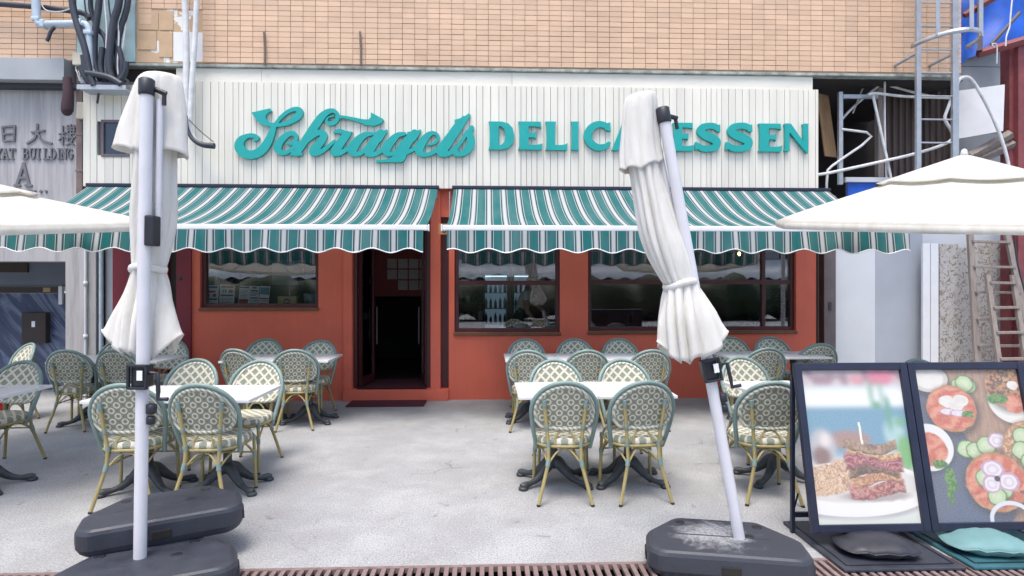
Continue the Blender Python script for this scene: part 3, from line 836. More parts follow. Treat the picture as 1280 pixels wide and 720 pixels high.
# block letters, drawn in a unit cell: x in 0..w, y in 0..1 (up)
def flare(xa, xb, y0, y1, e=.035):        # stem with flared ends
    m_ = (y0 + y1) / 2
    return [(xa - e, y0), (xb + e, y0), (xb, y0 + .12), (xb - .008, m_), (xb, y1 - .12), (xb + e, y1), (xa - e, y1), (xa, y1 - .12), (xa + .008, m_), (xa, y0 + .12)]
GL = {
 'D': (.86, [], [flare(.05, .35, 0, 1), [(.2, 0), (.45, 0), (.66, .06), (.80, .22), (.86, .5), (.80, .78), (.66, .94), (.45, 1), (.2, 1)]], [[(.35, .16), (.43, .17), (.53, .27), (.57, .5), (.53, .73), (.43, .83), (.35, .84)]]),
 'E': (.76, [], [flare(.05, .35, 0, 1), [(.2, .0), (.76, 0), (.79, .23), (.73, .20), (.60, .175), (.30, .17), (.2, .17)], [(.2, .83), (.30, .83), (.58, .83), (.70, .81), (.75, .76), (.73, 1), (.2, 1)], [(.2, .435), (.52, .435), (.58, .37), (.58, .66), (.52, .595), (.2, .595)]], []),
 'L': (.74, [], [flare(.05, .35, 0, 1), [(.2, .0), (.74, 0), (.78, .26), (.72, .21), (.58, .18), (.2, .18)]], []),
 'I': (.40, [], [flare(.05, .35, 0, 1)], []),
 'C': (.92, [[(.80, .80, .17), (.66, .89, .20), (.46, .90, .22), (.24, .76, .25), (.14, .5, .27), (.24, .24, .25), (.46, .10, .22), (.68, .12, .19), (.84, .24, .12)]], [[(.70, .72), (.90, .66), (.88, .98), (.74, .94)]], []),
 'A': (.98, [[(.27, .27, .15), (.72, .27, .15)]], [[(-.02, 0), (.22, 0), (.56, .94), (.66, 1), (.38, 1)], [(.66, 0), (1.0, 0), (.66, 1), (.36, 1)]], []),
 'T': (.84, [], [flare(.26, .57, 0, 1), [(.0, .76), (.06, .81), (.2, .83), (.64, .83), (.78, .81), (.84, .76), (.86, 1), (-.02, 1)]], []),
 'S': (.80, [[(.68, .77, .13), (.60, .88, .19), (.42, .91, .19), (.22, .84, .22), (.17, .70, .24), (.30, .57, .26), (.50, .47, .27), (.64, .34, .26), (.60, .16, .23), (.40, .09, .19), (.20, .11, .19), (.08, .22, .12)]], [[(.60, .74), (.75, .68), (.74, .97), (.64, .92)], [(.02, .34), (.0, .03), (.10, .08), (.16, .26)]], []),
 'N': (.92, [], [[(.02, 0), (.22, 0), (.205, .3), (.21, .86), (.04, 1.0), (.02, 1), (.045, .8), (.045, .12)], [(.02, 1), (.26, 1), (.92, .12), (.92, -.08), (.86, -.05), (.04, .88)], [(.72, 1), (.94, 1), (.92, .85), (.92, -.08), (.745, .14), (.745, .85)]], []),
}
def letters(text, positions, y_base, y_cap, name, mat, Yp, parent, LYo, depth, res):
    for chh, (pxa, pxb) in zip(text, positions):
        w_, st, po, ho = GL[chh]
        za, zb = gz((pxa + pxb) / 2, y_base, Yp), gz((pxa + pxb) / 2, y_cap, Yp)
        xa, xb = gx(pxa, Yp), gx(pxb, Yp); sx, sz = (xb - xa) / w_, zb - za
        f = lambda p: (xa + p[0] * sx, za + p[1] * sz)
        ss = (sx + sz) / 2
        me = shape_mesh(name, [[f(p) + (p[2] * ss,) for p in s_] for s_ in st], [[f(p) for p in q] for q in po], [[f(p) for p in q] for q in ho], res, depth, mat)
        link(name, me, parent, (0, LYo, 0))
POS = [(610, 643), (647, 677), (681, 708), (713, 724), (729, 764), (765, 800), (800, 832), (840, 866), (868, 902), (906, 942), (947, 976), (979, 1009)]
yb = [188, 188, 188.5, 188.5, 188.5, 189, 189, 189.5, 190, 190, 190.5, 190]
yt = [153, 153, 153, 153, 153, 153.5, 154, 154.5, 155, 155, 155.5, 155.5]
for i, chh in enumerate("DELICATESSEN"):
    letters(chh, [POS[i]], yb[i], yt[i], "letter", MM['letter'], YS - .05, S, LY, .05, .008)

# ------------------------------------------------------------------ awnings
AY1, AY0 = 8.22, 6.62
AZ1, AZ0 = 2.915, 2.225
def awning(x0, x1, label, left):
    A = root("striped_awning", label, "awning", ((x0 + x1) / 2, AY1, 0), (0, 0, 0), "awnings over the shop front")
    L = (x1 - x0) / 2; P = AY1 - AY0
    def fab(u, v):
        xx = -L + 2 * L * u
        sag = .105 * math.sin(math.pi * min(1, v)) * (1 - .15 * v) + .012 * math.sin(u * 9 + v * 2.5) * math.sin(math.pi * v)
        return (xx, -P * v, AZ1 + (AZ0 - AZ1) * v - sag)
    MB().grid(fab, int(L * 12), 22).build("canvas", MM['canvas'], A)
    bar = MB().box((0, -P - .01, AZ0 - .005), (2 * L + .06, .055, .062), None, .014).build("front_bar", MM['white'], A)
    for s_ in (-1, 1): box_obj("end_cap", (s_ * (L + .038), -P - .01, AZ0 - .005), (.016, .066, .074), MM['white'], bar, None, .006)
    drop = .245
    def hem(x): return drop - .022 + .024 * math.cos(2 * math.pi * x / .39)
    def val(u, v):
        xx = -L + .02 + (2 * L - .04) * u
        wob = .016 * v * math.sin(xx * 7.1) + .012 * v * math.sin(xx * 2.3 + 1) + .008 * v * math.sin(xx * 17)
        return (xx, -P - .035 + wob - .02 * v, AZ0 - .034 - hem(xx) * v)
    n = int(L * 60)
    va = MB().grid(val, n, 5).build("valance", MM['canvas'], A)
    MB().tube([val(i / n, 1) for i in range(n + 1)], .0065, 5).build("hem_binding", MM['white'], va)
    MB().box((0, .02, AZ1 + .02), (2 * L + .04, .085, .045), None, .008).build("wall_rail", MM['frame'], A)
    for s_ in (-1, 1):
        e = Vector((s_ * (L - .9 if L > 1.5 else L * .5), -.1, AZ1 - .2)); m_ = e + Vector((s_ * .55, -P * .45, -.52)); f_ = Vector((s_ * (L - .55), -P + .03, AZ0 - .03))
        MB().tube([e, m_, f_], .022, 8).build("folding_arm", MM['white'], A)
    for s_ in (-1, 1): box_obj("wall_bracket", (s_ * (L - .03), .03, AZ1 - .06), (.05, .06, .14), MM['steel'], A, None, .004)
    return A
awning(gx(110, AY1), gx(547, AY1), "green and white striped awning over the doorway and leaflet window", True)
awning(gx(567, AY1), gx(1036, AY1), "green and white striped awning over the two large maroon framed windows", False)
# amber plate and bracket in the gap between the awnings
sm = tag(box_obj("amber_plate", (gx(562, 8.0), 8.0, gz(562, 287, 8.0)), (.30, .02, .14), MM['orange'], None, None, .004), "small amber plate with black letters hanging in the gap between the awnings", "sign")
def stroke_text(parent, items, name, mat, Y, depth, res):
    for st in items:
        link(name, shape_mesh(name, st, [], [], res, depth, mat, .004), parent, (0, Y, 0))
u = .03
stroke_text(sm, [[[(-.045, .035, .016), (-.075, .042, .016), (-.088, .02, .016), (-.065, .002, .016), (-.048, -.02, .016), (-.068, -.042, .016), (-.092, -.032, .016)]],
                 [[(-.022, -.042, .016), (-.018, .042, .016)], [(-.018, .042, .016), (.008, -.01, .014)], [(.008, -.01, .014), (.034, .042, .014)], [(.034, .042, .016), (.038, -.042, .016)]]],
            "letter", MM['ink'], -.013, .006, .003)
hk = MB().tube([(0, 0, .07), (0, .02, .5)], .006).build("hanger", MM['steel'], sm)

# ------------------------------------------------------------------ left building
LB = root("stone_building", "grey stone office building with carved name, marble entrance and peach tiles", "building", (gx(40, YW), YW, 0))
def LBx(px, Y=YW): return gx(px, Y) - LB.location.x
XLm = -13.0
EDGE = LBx(99)
zc0, zc1 = gz(50, 113, YW), gz(50, 81, YW)
def lb(name, x0, x1, y0, y1, z0, z1, m, bev=0, par=None):
    c, d = pbox(x0, x1, y0, y1, z0, z1); return box_obj(name, c, d, m, par or LB, None, bev)
zl = gz(40, 318, YW)      # lintel
lb("stone_wall", XLm, EDGE, 0, .3, zl - .1, zc0 + .02, MM['stone'])
lb("canopy_fascia", XLm, LBx(96), -.25, .05, zc0 + .055, zc1, MM['canopygrey'], .006)
lb("canopy_dark_strip", XLm, LBx(103), -.12, .02, zc0 - .005, zc0 + .053, MM['ink'])  # ink-dark strip set under the canopy fascia
ub = lb("upper_wall", XLm, LBx(98), YS - YW + TB, 5, zc1 + .002, UZ1, MM['mortar'])
rest = MB()
cnt = 0
for r_ in range(17):
    for c_ in range(40):
        tx = LBx(96, YS) - tw * (c_ + .5); tz = zc1 + .012 + th * (r_ + .5)
        if tz < 5.7 and gx(0, YS) - LB.location.x - .2 < tx:
            link("tile", tm, ub, (tx, YS - YW + random.uniform(-.001, .0012), tz - 0), None); cnt += 1
        else: rest.box((tx, YS - YW, tz), (tw - gp, TB * 1.6, th - gp))
for o in ub.children: o.location -= ub.location
so = rest.build("tiles_beyond", MM['tile'], ub); so.location = -ub.location; so['kind'] = 'stuff'
# column, drain pipe and panel beside it
lb("column", LBx(83), LBx(121), -.02, .4, 0, zl + .1, MM['stone'], .006)
lb("column_plinth", LBx(82), LBx(122), -.035, .41, 0, .5, MM['stone'], .006)
lb("grey_panel", LBx(129), LBx(141), .05, .2, 0, 2.9, MM['wallg'])
lb("dark_recess", LBx(121) + .002, LBx(129) - .002, .15, .2, 0, 2.9, MM['dark'])
MB().tube([(LBx(126.5), .0, 0), (LBx(126.5), .0, 2.8)], .028).build("downpipe", MM['pvc'], LB)
pp = MB().tube([(LBx(110), -.05, 0.0), (LBx(110), -.05, 2.8)], .018).build("downpipe", MM['wallw'], LB)
for zz in (.9, 1.62, 2.2): MB().lathe([(.026, zz - .03), (.026, zz + .03)], 10, (LBx(110), -.05, 0)).build("pipe_collar", MM['wallw'], pp)
# recessed marble entrance
YR = 1.1
zr = gz(40, 367, YW + YR)
lb("marble_wall", XLm, LBx(83) + .4, YR, YR + .2, 0, zr, MM['marble'])
lb("dark_band", XLm, LBx(78, YW + YR), YR - .03, YR, zr + .002, gz(40, 359, YW + YR), MM['dark'])
lb("brass_plate", LBx(56, YW + YR), LBx(65, YW + YR), YR - .036, YR - .031, zr + .02, gz(40, 360, YW + YR), M("brass_plate", (.32, .22, .10), .4, .1, 9))
lb("recess_wall", XLm, LBx(83) + .4, YR + .001, YR + .2, gz(40, 359, YW + YR) + .002, 3.4, M("blue_grey_paint", (.13, .16, .21), .6, .08, 2))
lb("recess_side", LBx(83), LBx(83) + .012, .4, YR, 0, 3.4, MM['wallg'])
lb("dark_window", LBx(1, YW + YR), LBx(36, YW + YR), YR - .03, YR - .001, gz(20, 341, YW + YR), gz(20, 300, YW + YR), MM['dark'])
lb("white_fitting", LBx(76, YW + YR), LBx(81, YW + YR), YR - .06, YR - .001, gz(78, 381, YW + YR), gz(78, 358, YW + YR), MM['white'], .01)
bx = lb("meter_box", LBx(33, YW + YR), LBx(63, YW + YR), YR - .1, YR - .001, gz(48, 429, YW + YR), gz(48, 391, YW + YR), MM['dark'], .01)
box_obj("notice", (0, -.053, .06), (.05, .004, .09), MM['paper'], bx)
# carved names: 日 大 樓 / YAT BUILDING / A
def carve(strokes_px, w=2.2):
    st = []
    for s_ in strokes_px:
        st.append([(at(px, py, YW).x - LB.location.x, at(px, py, YW).z, (w if len(q) < 1 else q[0]) / 89.3) for (px, py, *q) in s_])
    link("carved_letter", shape_mesh("carved_letter", st, [], [], .006, .03, MM['inkgrey'], .01), LB, (0, -.008, 0))
def k(x, y): return (x * 120 / 617, 110 + y * 140 / 720)
def K(*ps): return [k(*p) for p in ps]
carve([K((22, 255), (28, 345)), K((22, 255), (100, 248)), K((100, 248), (95, 345)), K((28, 300), (96, 296)), K((28, 345), (95, 340))])
carve([K((210, 290), (290, 278)), K((245, 238), (240, 290), (225, 330), (180, 360)), K((245, 290), (275, 340), (335, 360))])
carve([K((385, 300), (425, 292)), K((408, 250), (408, 368)), K((408, 310), (385, 340)), K((408, 305), (428, 325)), K((435, 262), (485, 258)), K((438, 278), (484, 275)), K((460, 240), (460, 320)), K((440, 245), (440, 290)), K((480, 245), (480, 290)), K((436, 300), (486, 296)), K((432, 325), (490, 320)), K((455, 305), (440, 345), (480, 368)), K((475, 325), (460, 355), (430, 370))], 1.5)
def serif(x0, x1, y0, y1, ch_):
    S_ = {'Y': [[(0, 1), (.5, .5)], [(1, 1), (.5, .5)], [(.5, .5), (.5, 0)], [(.25, 0), (.75, 0)], [(-.1, 1), (.2, 1)], [(.8, 1), (1.1, 1)]],
          'A': [[(.08, 0), (.5, 1)], [(.5, 1), (.92, 0)], [(.25, .36), (.75, .36)], [(-.1, 0), (.26, 0)], [(.74, 0), (1.1, 0)]],
          'T': [[(.5, 0), (.5, 1)], [(0, 1), (1, 1)], [(0, 1), (0, .82)], [(1, 1), (1, .82)], [(.25, 0), (.75, 0)]],
          'B': [[(.2, 0), (.2, 1)], [(0, 1), (.6, 1), (.85, .76), (.6, .53), (.2, .53)], [(.6, .53), (.95, .27), (.65, 0), (0, 0)]],
          'U': [[(.15, 1), (.15, .3), (.5, 0), (.85, .3), (.85, 1)], [(-.05, 1), (.35, 1)], [(.65, 1), (1.05, 1)]],
          'I': [[(.5, 0), (.5, 1)], [(.15, 0), (.85, 0)], [(.15, 1), (.85, 1)]],
          'L': [[(.25, 0), (.25, 1)], [(.0, 1), (.5, 1)], [(.0, 0), (.95, 0)], [(.95, 0), (.95, .25)]],
          'D': [[(.2, 0), (.2, 1)], [(0, 1), (.55, 1), (.95, .5), (.55, 0), (0, 0)]],
          'N': [[(.12, 0), (.12, 1)], [(.12, 1), (.88, 0)], [(.88, 0), (.88, 1)], [(-.08, 0), (.32, 0)], [(.68, 1), (1.08, 1)]],
          'G': [[(.9, .85), (.5, 1), (.1, .5), (.5, 0), (.85, .15), (.85, .4)], [(.6, .42), (1, .42)]]}[ch_]
    carve([[(k(x0 + p[0] * (x1 - x0), y1 - p[1] * (y1 - y0))) for p in s_] for s_ in S_], 1.45)
for ch_, a_ in zip("YATBUILDING", (-22, 22, 66, 152, 197, 243, 285, 328, 374, 396, 437)):
    wd = 22 if ch_ == 'I' else 36
    serif(a_, a_ + wd, 395, 460, ch_)
def bigA():
    carve([K((112, 628), (158, 490)), K((158, 490), (192, 628)), K((132, 580), (178, 580)), K((102, 630), (130, 630)), K((172, 630), (204, 630))], 3.0)
bigA()
for xx in (155, 180, 202, 225, 262, 295): carve([K((xx, 668), (xx + 10, 668)), K((xx + 5, 662), (xx + 5, 674))], 1.3)

# rust brown duct between the two fronts with a small card box on it
dct = root("rusty_duct", "rust brown duct running up between the stone wall and the sign", "duct", (gx(101, 8.36), 8.36, 0))
MB().box((0, 0, (gz(97, 246, YW) + gz(97, 88, YW)) / 2), (.085, .07, gz(97, 88, YW) - gz(97, 246, YW)), None, .012).build("duct_run", MM['duct'], dct)
for py in (92, 170, 215): MB().box((0, 0, gz(97, py, YW)), (.098, .082, .03), None, .004).build("collar", MM['duct'], dct)
tag(box_obj("card_box", (gx(102, 8.29), 8.29, gz(101, 139, 8.29)), (.10, .06, .22), MM['cream'], None, (0, R(3), 0), .006), "small tan box fixed on the rusty duct", "box")
tag(MB().tube([at(84, 98, 8.1), at(85.5, 118, 8.08), at(84, 138, 8.08), at(86, 143, 8.08)], [.05, .062, .07, .045], 10, 4).build("rolled_cloth", M("maroon_cloth", (.05, .025, .035), .85, .2, 9, .5, 30)), "dark maroon roll of cloth hanging below the grey canopy", "cloth")

# ------------------------------------------------------------------ cables and pipes at the top left
def hose(pts, r, m, name, label, cat, group=None, Y=8.1, n=5):
    P = [at(p[0], p[1], p[2] if len(p) > 2 else Y) for p in pts]
    o = Vector(P[-1])
    return tag(MB().tube([p - o for p in P], r, 9, n).build(name, m, None, o), label, cat, group)
HG = "black hoses hanging over the junction box"
hl = "thick black hose in the bundle hanging from the tiled wall"
hose([(88, -60), (90, 0), (97, 32), (106, 60), (112, 90), (118, 108)], .042, MM['hose'], "black_hose", "thick black hose crossing in front of the grey plastic pipe bend", "hose", HG, 7.98)
hose([(126, -60), (124, 0), (121, 25), (118, 50), (119, 80), (126, 100), (138, 108)], .04, MM['hose'], "black_hose", hl, "hose", HG, 8.06)
hose([(150, -60), (149, 0), (142, 28), (138, 60), (137, 86), (142, 104)], .045, MM['hose'], "black_hose", hl, "hose", HG, 8.02)
hose([(163, -60), (160, 0), (156, 20), (148, 48), (147, 80), (150, 100)], .038, MM['hose'], "black_hose", hl, "hose", HG, 8.08)
hose([(116, -60), (113, 0), (116, 20), (122, 36), (132, 50), (134, 80), (133, 104)], .03, MM['hose'], "black_hose", hl, "hose", HG, 8.12)
hose([(106, 86), (112, 100), (128, 106), (146, 104), (156, 92), (158, 78)], .034, MM['hose'], "black_hose", "slack black hose looping round the foot of the hose bundle", "hose", HG, 8.0)
for i, (q0, q1, q2, q3, q4) in enumerate((((104, 70), (108, 92), (122, 106), (138, 109), (150, 104)), ((128, 60), (126, 84), (131, 100), (144, 107), (156, 100)), ((140, 40), (150, 66), (153, 86), (148, 100), (132, 106)), ((112, 60), (117, 84), (127, 98), (141, 101), (154, 90)), ((100, 84), (109, 101), (118, 108), (130, 108), (140, 99)))):
    hose([q0, q1, q2, q3, q4], .036, MM['hose'], "black_hose", "black hose curled low in the tangle on the steel tray", "hose", "curled hoses on the steel tray", 8.0 + .035 * i)
hose([(108, 92), (122, 94), (138, 98), (152, 106)], .04, MM['hose'], "black_hose", "short black hose lying across the foot of the hose bundle", "hose", HG, 7.97)
for i, (a_, b_) in enumerate(((103, 110), (128, 131), (133, 139), (142, 147), (109, 121), (154, 150))):
    hose([(a_, -40), (a_ + 3, 5), ((a_ + b_) / 2 + 4, 40), (b_, 85), (b_ + 4, 104)], .010, MM['wrap'] if i % 2 else MM['hose'], "thin_cable", "thin pale cable among the black hoses" if i % 2 else "thin black cable among the thick black hoses", "cable", "thin cables in the hose bundle", 8.05 + .02 * (i % 3))
pv = hose([(43, -40), (44, 0), (45.5, 22), (47.5, 29), (54, 31), (80, 30.5), (104, 30), (110, 31), (112, 37), (111.5, 70), (113, 88), (119, 96)], .043, MM['pvc'], "plastic_pipe", "pale grey plastic pipe bending twice beside the hoses", "pipe", None, 8.02)
pv.data = MB().tube([at(p[0], p[1], 8.02) - pv.location for p in [(44, -40), (45.5, 22), (49, 30.5), (56, 31), (100, 30), (107, 30.5), (111, 36), (112, 70), (113, 86), (118, 96)]], [.052, .05, .05, .046, .046, .042, .040, .04, .04, .04], 12).mesh("plastic_pipe", MM['pvc'])
for (px_, py_) in ((46.5, 25), (55, 31), (101, 30), (111.5, 42)): MB().box(at(px_, py_, 8.02) - pv.location, (.105, .105, .06) if px_ in (46.5, 111.5) else (.06, .105, .105), None, .02).build("pipe_collar", MM['pvc'], pv)
hose([(-40, 1), (0, 5.5), (45, 9), (100, 16), (112, 24)], .036, MM['hose'], "black_pole", "black pipe running level along the tiles behind the grey plastic pipe", "pipe", None, 8.14, 3)
hose([(50, 2), (56, 12), (66, 15), (80, 14), (95, 8)], .007, MM['wrap'], "thin_cable", "thin white wire drooping below the black level pipe", "cable", None, 8.05)
hose([(68, 35), (63.5, 40), (61, 47), (58.5, 52)], .022, MM['hose'], "pipe_stub", "short black cut pipe sticking out below the grey plastic pipe", "pipe", None, 8.0)
jb = root("junction_box", "cream junction box with white cable tails beside the hoses", "junction box", at(100, 83, 8.18))
box_obj("box", (0, 0, .085), (.15, .08, .165), MM['cream'], jb, None, .012)
for i in range(4): MB().tube([(-.05 + i * .033, 0, .01), (-.045 + i * .034, -.01, -.05), (-.02 + i * .03, -.02, -.1 - .03 * i), (0, -.01, -.2)], .008, 6, 4).build("cable_tail", MM['wrap'], jb)
sb = root("cable_tray", "steel angle tray carrying the hose ends above the sign", "tray", at(135, 117, 8.1))
box_obj("plate", (0, 0, .02), (.58, .22, .025), MM['wallg'], sb, None, .003)
box_obj("lip", (0, -.135, .035), (.62, .006, .06), MM['steel'], sb)
MB().tube([(-.2, .1, -.1), (-.12, 0, -.01)], .014).build("strut", MM['ink'], sb)
# lagged pipes with the dark hose end
hose([(231, -40), (231.5, 10), (233, 60), (232.5, 110), (233, 150), (236, 163)], .040, MM['wrap'], "lagged_pipe", "white lagged pipe dropping down the tiles, the straighter of the pair", "pipe", "white lagged pipes on the tiled wall", 8.12)
hose([(247, -40), (245.5, 10), (243, 60), (239.5, 110), (238, 145), (237, 160), (242, 174), (250, 180)], .034, MM['wrap'], "lagged_pipe", "white lagged pipe dropping down the tiles and bending to the dark hose end", "pipe", "white lagged pipes on the tiled wall", 8.1)
hose([(233, 145), (234, 160), (240, 173), (252, 181), (268, 183)], [.018, .022, .028, .036, .040], MM['hose'], "black_hose", "black hose end curling out of the white lagged pipes on the sign", "hose", None, 8.03)
hose([(236, 150), (250, 164), (267, 178)], .006, MM['hose'], "thin_cable", "thin black wire looping over the dark hose end on the sign", "cable", None, 8.02)
for pxx in (331, 451):
    hose([(pxx - 1, 40), (pxx, 60), (pxx, 82)], .014, MM['duct'], "wall_rod", "thin rusty rod standing out from the peach tiles", "rod", "rusty rods on the tiled wall", 8.24, 0)

# ------------------------------------------------------------------ right side: alley, shed, ladders, tarpaulin
RB = root("alley_shed", "dark lean-to shed with rusty sheet walls beside the shop", "shed", (gx(1110, 9), 9, 0))
RX = RB.location.x
def rb(name, px0, px1, Y0, Y1, py0, py1, m, bev=0, par=None, z0=None, z1=None):
    xa, xb = gx(px0, Y0) - RX, gx(px1, Y0) - RX
    zb = z1 if z1 is not None else gz((px0 + px1) / 2, py0, Y0); za = z0 if z0 is not None else gz((px0 + px1) / 2, py1, Y0)
    c, d = pbox(xa, xb, Y0 - 9, Y1 - 9, za, zb); return box_obj(name, c, d, m, par or RB, None, bev)
rb("dark_back", 990, 1300, 10.6, 10.7, 60, 260, MM['dark'], z0=2.8, z1=5.2)
rb("floor_slab", 1023, 1290, 8.72, 10.6, 0, 0, MM['dark'], z0=2.80, z1=2.88)
rb("roof_slab", 1018, 1203, 8.42, 10.58, 0, 0, M("dark_slab", (.03, .028, .028), .9, .2, 3), z0=UZ0 - .028, z1=UZ0 - .001)
rb("timber_post", 1098, 1105, 8.75, 8.84, 95, 238, MM['wood'], .005)
# rusty corrugated sheet
cx0, cx1 = gx(1106, 8.95) - RX, gx(1192, 8.95) - RX
zt_, zb_ = gz(1150, 108, 8.95), gz(1150, 245, 8.95)
pitch_ = .10
def corr(u, v):
    xx = cx0 + (cx1 - cx0) * u
    ph = (xx / pitch_) % 1
    return (xx, -.05 + .035 * (1 if ph < .4 else (1 - (ph - .4) / .1 if ph < .5 else (0 if ph < .9 else (ph - .9) / .1))), zb_ + (zt_ - zb_) * v)
MB().grid(corr, 120, 1, 0, False).build("corrugated_sheet", MM['corr'], RB)
rb("rolled_top", 1106, 1195, 8.9, 8.98, 96, 107, MM['duct'], .02)
rb("blue_box", 1060, 1095, 8.66, 8.72, 228, 245, MM['tarp'], .004)
rb("white_rail", 1057, 1112, 8.62, 8.70, 222, 228, MM['wallw'], .006)
rb("steel_post", 1049, 1054, 8.5, 8.55, 115, 231, MM['steel'], .003)
rb("steel_bar", 1054.5, 1098, 8.52, 8.55, 118.5, 123.5, MM['steel'], .003)
pl = tag(box_obj("plywood_sheet", (gx(1034, 8.7), 8.72, gz(1034, 157, 8.7)), (.30, .02, .95), MM['ply'], None, (R(-6), R(-3), R(30)), .003), "brown plywood sheet leaning in the dark gap beside the sign", "plywood")
PG = "white bent pipes in the shed"
def wpipe(pts, label, Y=8.45, r=.022): return hose(pts, r, MM['wrap'], "bent_pipe", label, "pipe", PG, Y, 3)
wpipe([(1022, 219), (1040, 216), (1100, 203), (1150, 191), (1186, 178), (1190, 166), (1181, 150), (1184, 138), (1190, 122)], "long white pipe rising from the sign end towards the steel ladder", 8.4)
wpipe([(1033, 250), (1034, 220), (1040, 208), (1089, 171), (1052, 162)], "white pipe bent to a sharp point in the shed", 8.5, .018)
wpipe([(1052, 150), (1068, 133), (1098, 108), (1106, 106), (1150, 118), (1190, 124)], "arched grey pipe running over the corrugated sheet", 8.7, .018)
wpipe([(1085, 119), (1095, 117), (1130, 121), (1190, 123)], "level white pipe in front of the corrugated sheet", 8.42, .02)
wpipe([(1091, 119), (1100, 160), (1108, 196), (1114, 225)], "slanting white pipe standing before the timber post", 8.45, .019)
wpipe([(1106, 103), (1106, 160), (1108, 222)], "upright white pipe beside the timber post", 8.5, .014)
wpipe([(1066, 142), (1078, 112), (1084, 104)], "short thin grey pipe leaning in the dark of the shed", 8.8, .012)
# caged steel ladder
ld = root("steel_ladder", "galvanised steel wall ladder with safety cage hoops", "ladder", (gx(1170, 7.95), 7.95, 2.6))
lx0, lx1 = gx(1147.5, 7.95) - ld.location.x, gx(1193.5, 7.95) - ld.location.x
for xx, rr in ((lx0, .034), (lx1, .045)): MB().box((xx, 0, 2.3), (rr * 1.9, .05, 4.6), None, .008).build("rail", MM['steel'], ld)
zr0 = gz(1170, 179, 7.95) - 2.6
for i in range(12):
    if i in (3,): pass
    MB().tube([(lx0 + .03, 0, zr0 + i * .318), (lx1 - .04, 0, zr0 + i * .318)], .012).build("rung", MM['steel'], ld)
for zz, off in ((gz(1190, 43, 7.5) - 2.6, 0), (gz(1190, 43, 7.5) - 1.7, 0), (gz(1190, 43, 7.5) - .8, 0)):
    P = [Vector((lx0 + (lx1 - lx0) / 2 + .36 * math.cos(a_) * 1.05, -.04 - .55 * max(0, math.sin(a_)) , zz)) for a_ in [math.pi * t / 18 for t in range(19)]]
    b_ = MB()
    vs = []
    for p in P: vs += [p + Vector((0, 0, -.03)), p + Vector((0, 0, .03))]
    b_.add(vs, [(2 * i, 2 * i + 2, 2 * i + 3, 2 * i + 1) for i in range(len(P) - 1)], 0, True)
    o = b_.build("cage_hoop", MM['steel'], ld); md = o.modifiers.new("thick", 'SOLIDIFY'); md.thickness = .008
for a_ in (R(40), R(90), R(140)):
    xx = lx0 + (lx1 - lx0) / 2 + .36 * math.cos(a_) * 1.05; yy = -.04 - .55 * math.sin(a_)
    box_obj("cage_strap", (xx, yy - .008, gz(1190, 43, 7.5) - 2.6 + 1.4), (.055, .007, 2.8), MM['steel'], ld)
for xx in (lx0 - .1, lx1 - .12): 
    MB().tube([(lx0 if xx < 0 else lx1, .0, gz(1170, 66, 7.95) - 2.6), (xx, .2, gz(1170, 72, 7.95) - 2.6), (xx, .335, gz(1170, 72, 7.95) - 2.6)], .022).build("wall_bracket", MM['steel'], ld)
# red steel frame, tarpaulin, cladding
fr = root("red_steel_frame", "red oxide painted steel column and beam beside the caged ladder", "steel frame", (gx(1265, 7.7), 7.7, 0))
FXo = fr.location.x
c, d = pbox(gx(1262, 8.3) - FXo, gx(1272, 8.3) - FXo, .6, .76, 0, gz(1265, 52, 8.3)); box_obj("column", c, d, MM['rust'], fr, None, .005)
c, d = pbox(gx(1273, 8.22) - FXo, gx(1283, 8.22) - FXo, .52, .68, 0, gz(1275, 48, 8.22)); box_obj("column", c, d, MM['rust'], fr, None, .005)
a_, b_ = at(1222, 68, 8.35), at(1290, 48, 8.15)
MB().tube([a_ - fr.location, b_ - fr.location], .06, 4).build("beam", MM['rust'], fr)
a_, b_ = at(1205, 20, 8.4), at(1262, -14, 8.2)
MB().tube([a_ - fr.location, b_ - fr.location], .05, 4).build("beam", MM['rust'], fr)
MB().tube([at(1239, 56, 8.3) - fr.location, at(1275, 16, 8.2) - fr.location], .025, 4).build("brace", MM['brownsteel'], fr)
MB().tube([at(1225, 64, 8.3) - fr.location, at(1225, -30, 8.3) - fr.location], .04, 4).build("upright", MM['brownsteel'], fr)
tp = [at(1202, -60, 8.5), at(1330, -60, 8.3), at(1330, 34, 8.3), at(1270, 52, 8.4), at(1225, 66, 8.45), at(1200, 86, 8.5)]
def tarp(u, v):
    top = Vector(tp[0]).lerp(Vector(tp[1]), u)
    bot = [Vector(tp[5]), Vector(tp[4]), Vector(tp[3]), Vector(tp[2])]
    s_ = u * 3; i = min(2, int(s_)); bo = bot[i].lerp(bot[i + 1], s_ - i)
    p = top.lerp(bo, v); return p + Vector((0, .2 + .05 * math.sin(u * 14 + v * 3) + .03 * math.sin(v * 9 + u * 4), 0))
tag(MB().grid(tarp, 30, 16).build("blue_tarpaulin", MM['tarp']), "bright blue tarpaulin slung behind the red steel beam", "tarpaulin")
hose([(1266, -10), (1263, 22), (1262, 34), (1258, 46), (1257, 58)], .009, MM['wrap'], "dangling_rope", "white cord dangling in front of the blue tarpaulin", "cord", None, 7.5)
hose([(1243, 60), (1240, 56), (1246, 57), (1246, 80)], .007, MM['wrap'], "dangling_rope", "white cord knotted round the red beam", "cord", None, 7.8)
cl = root("cladding_wall", "grey sheet clad wall beside the red steel column", "wall", (gx(1240, 8.75), 8.75, 0))
CXo = cl.location.x
z = 1.9; i = 0
while z < 5.6:
    c, d = pbox(gx(1198, 8.75) - CXo, gx(1198, 8.75) + 3.2 - CXo, 0, .06, z, z + .49); box_obj("sheet", c, d, MM['clad'], cl, (R(1.2), 0, 0), .004); z += .5
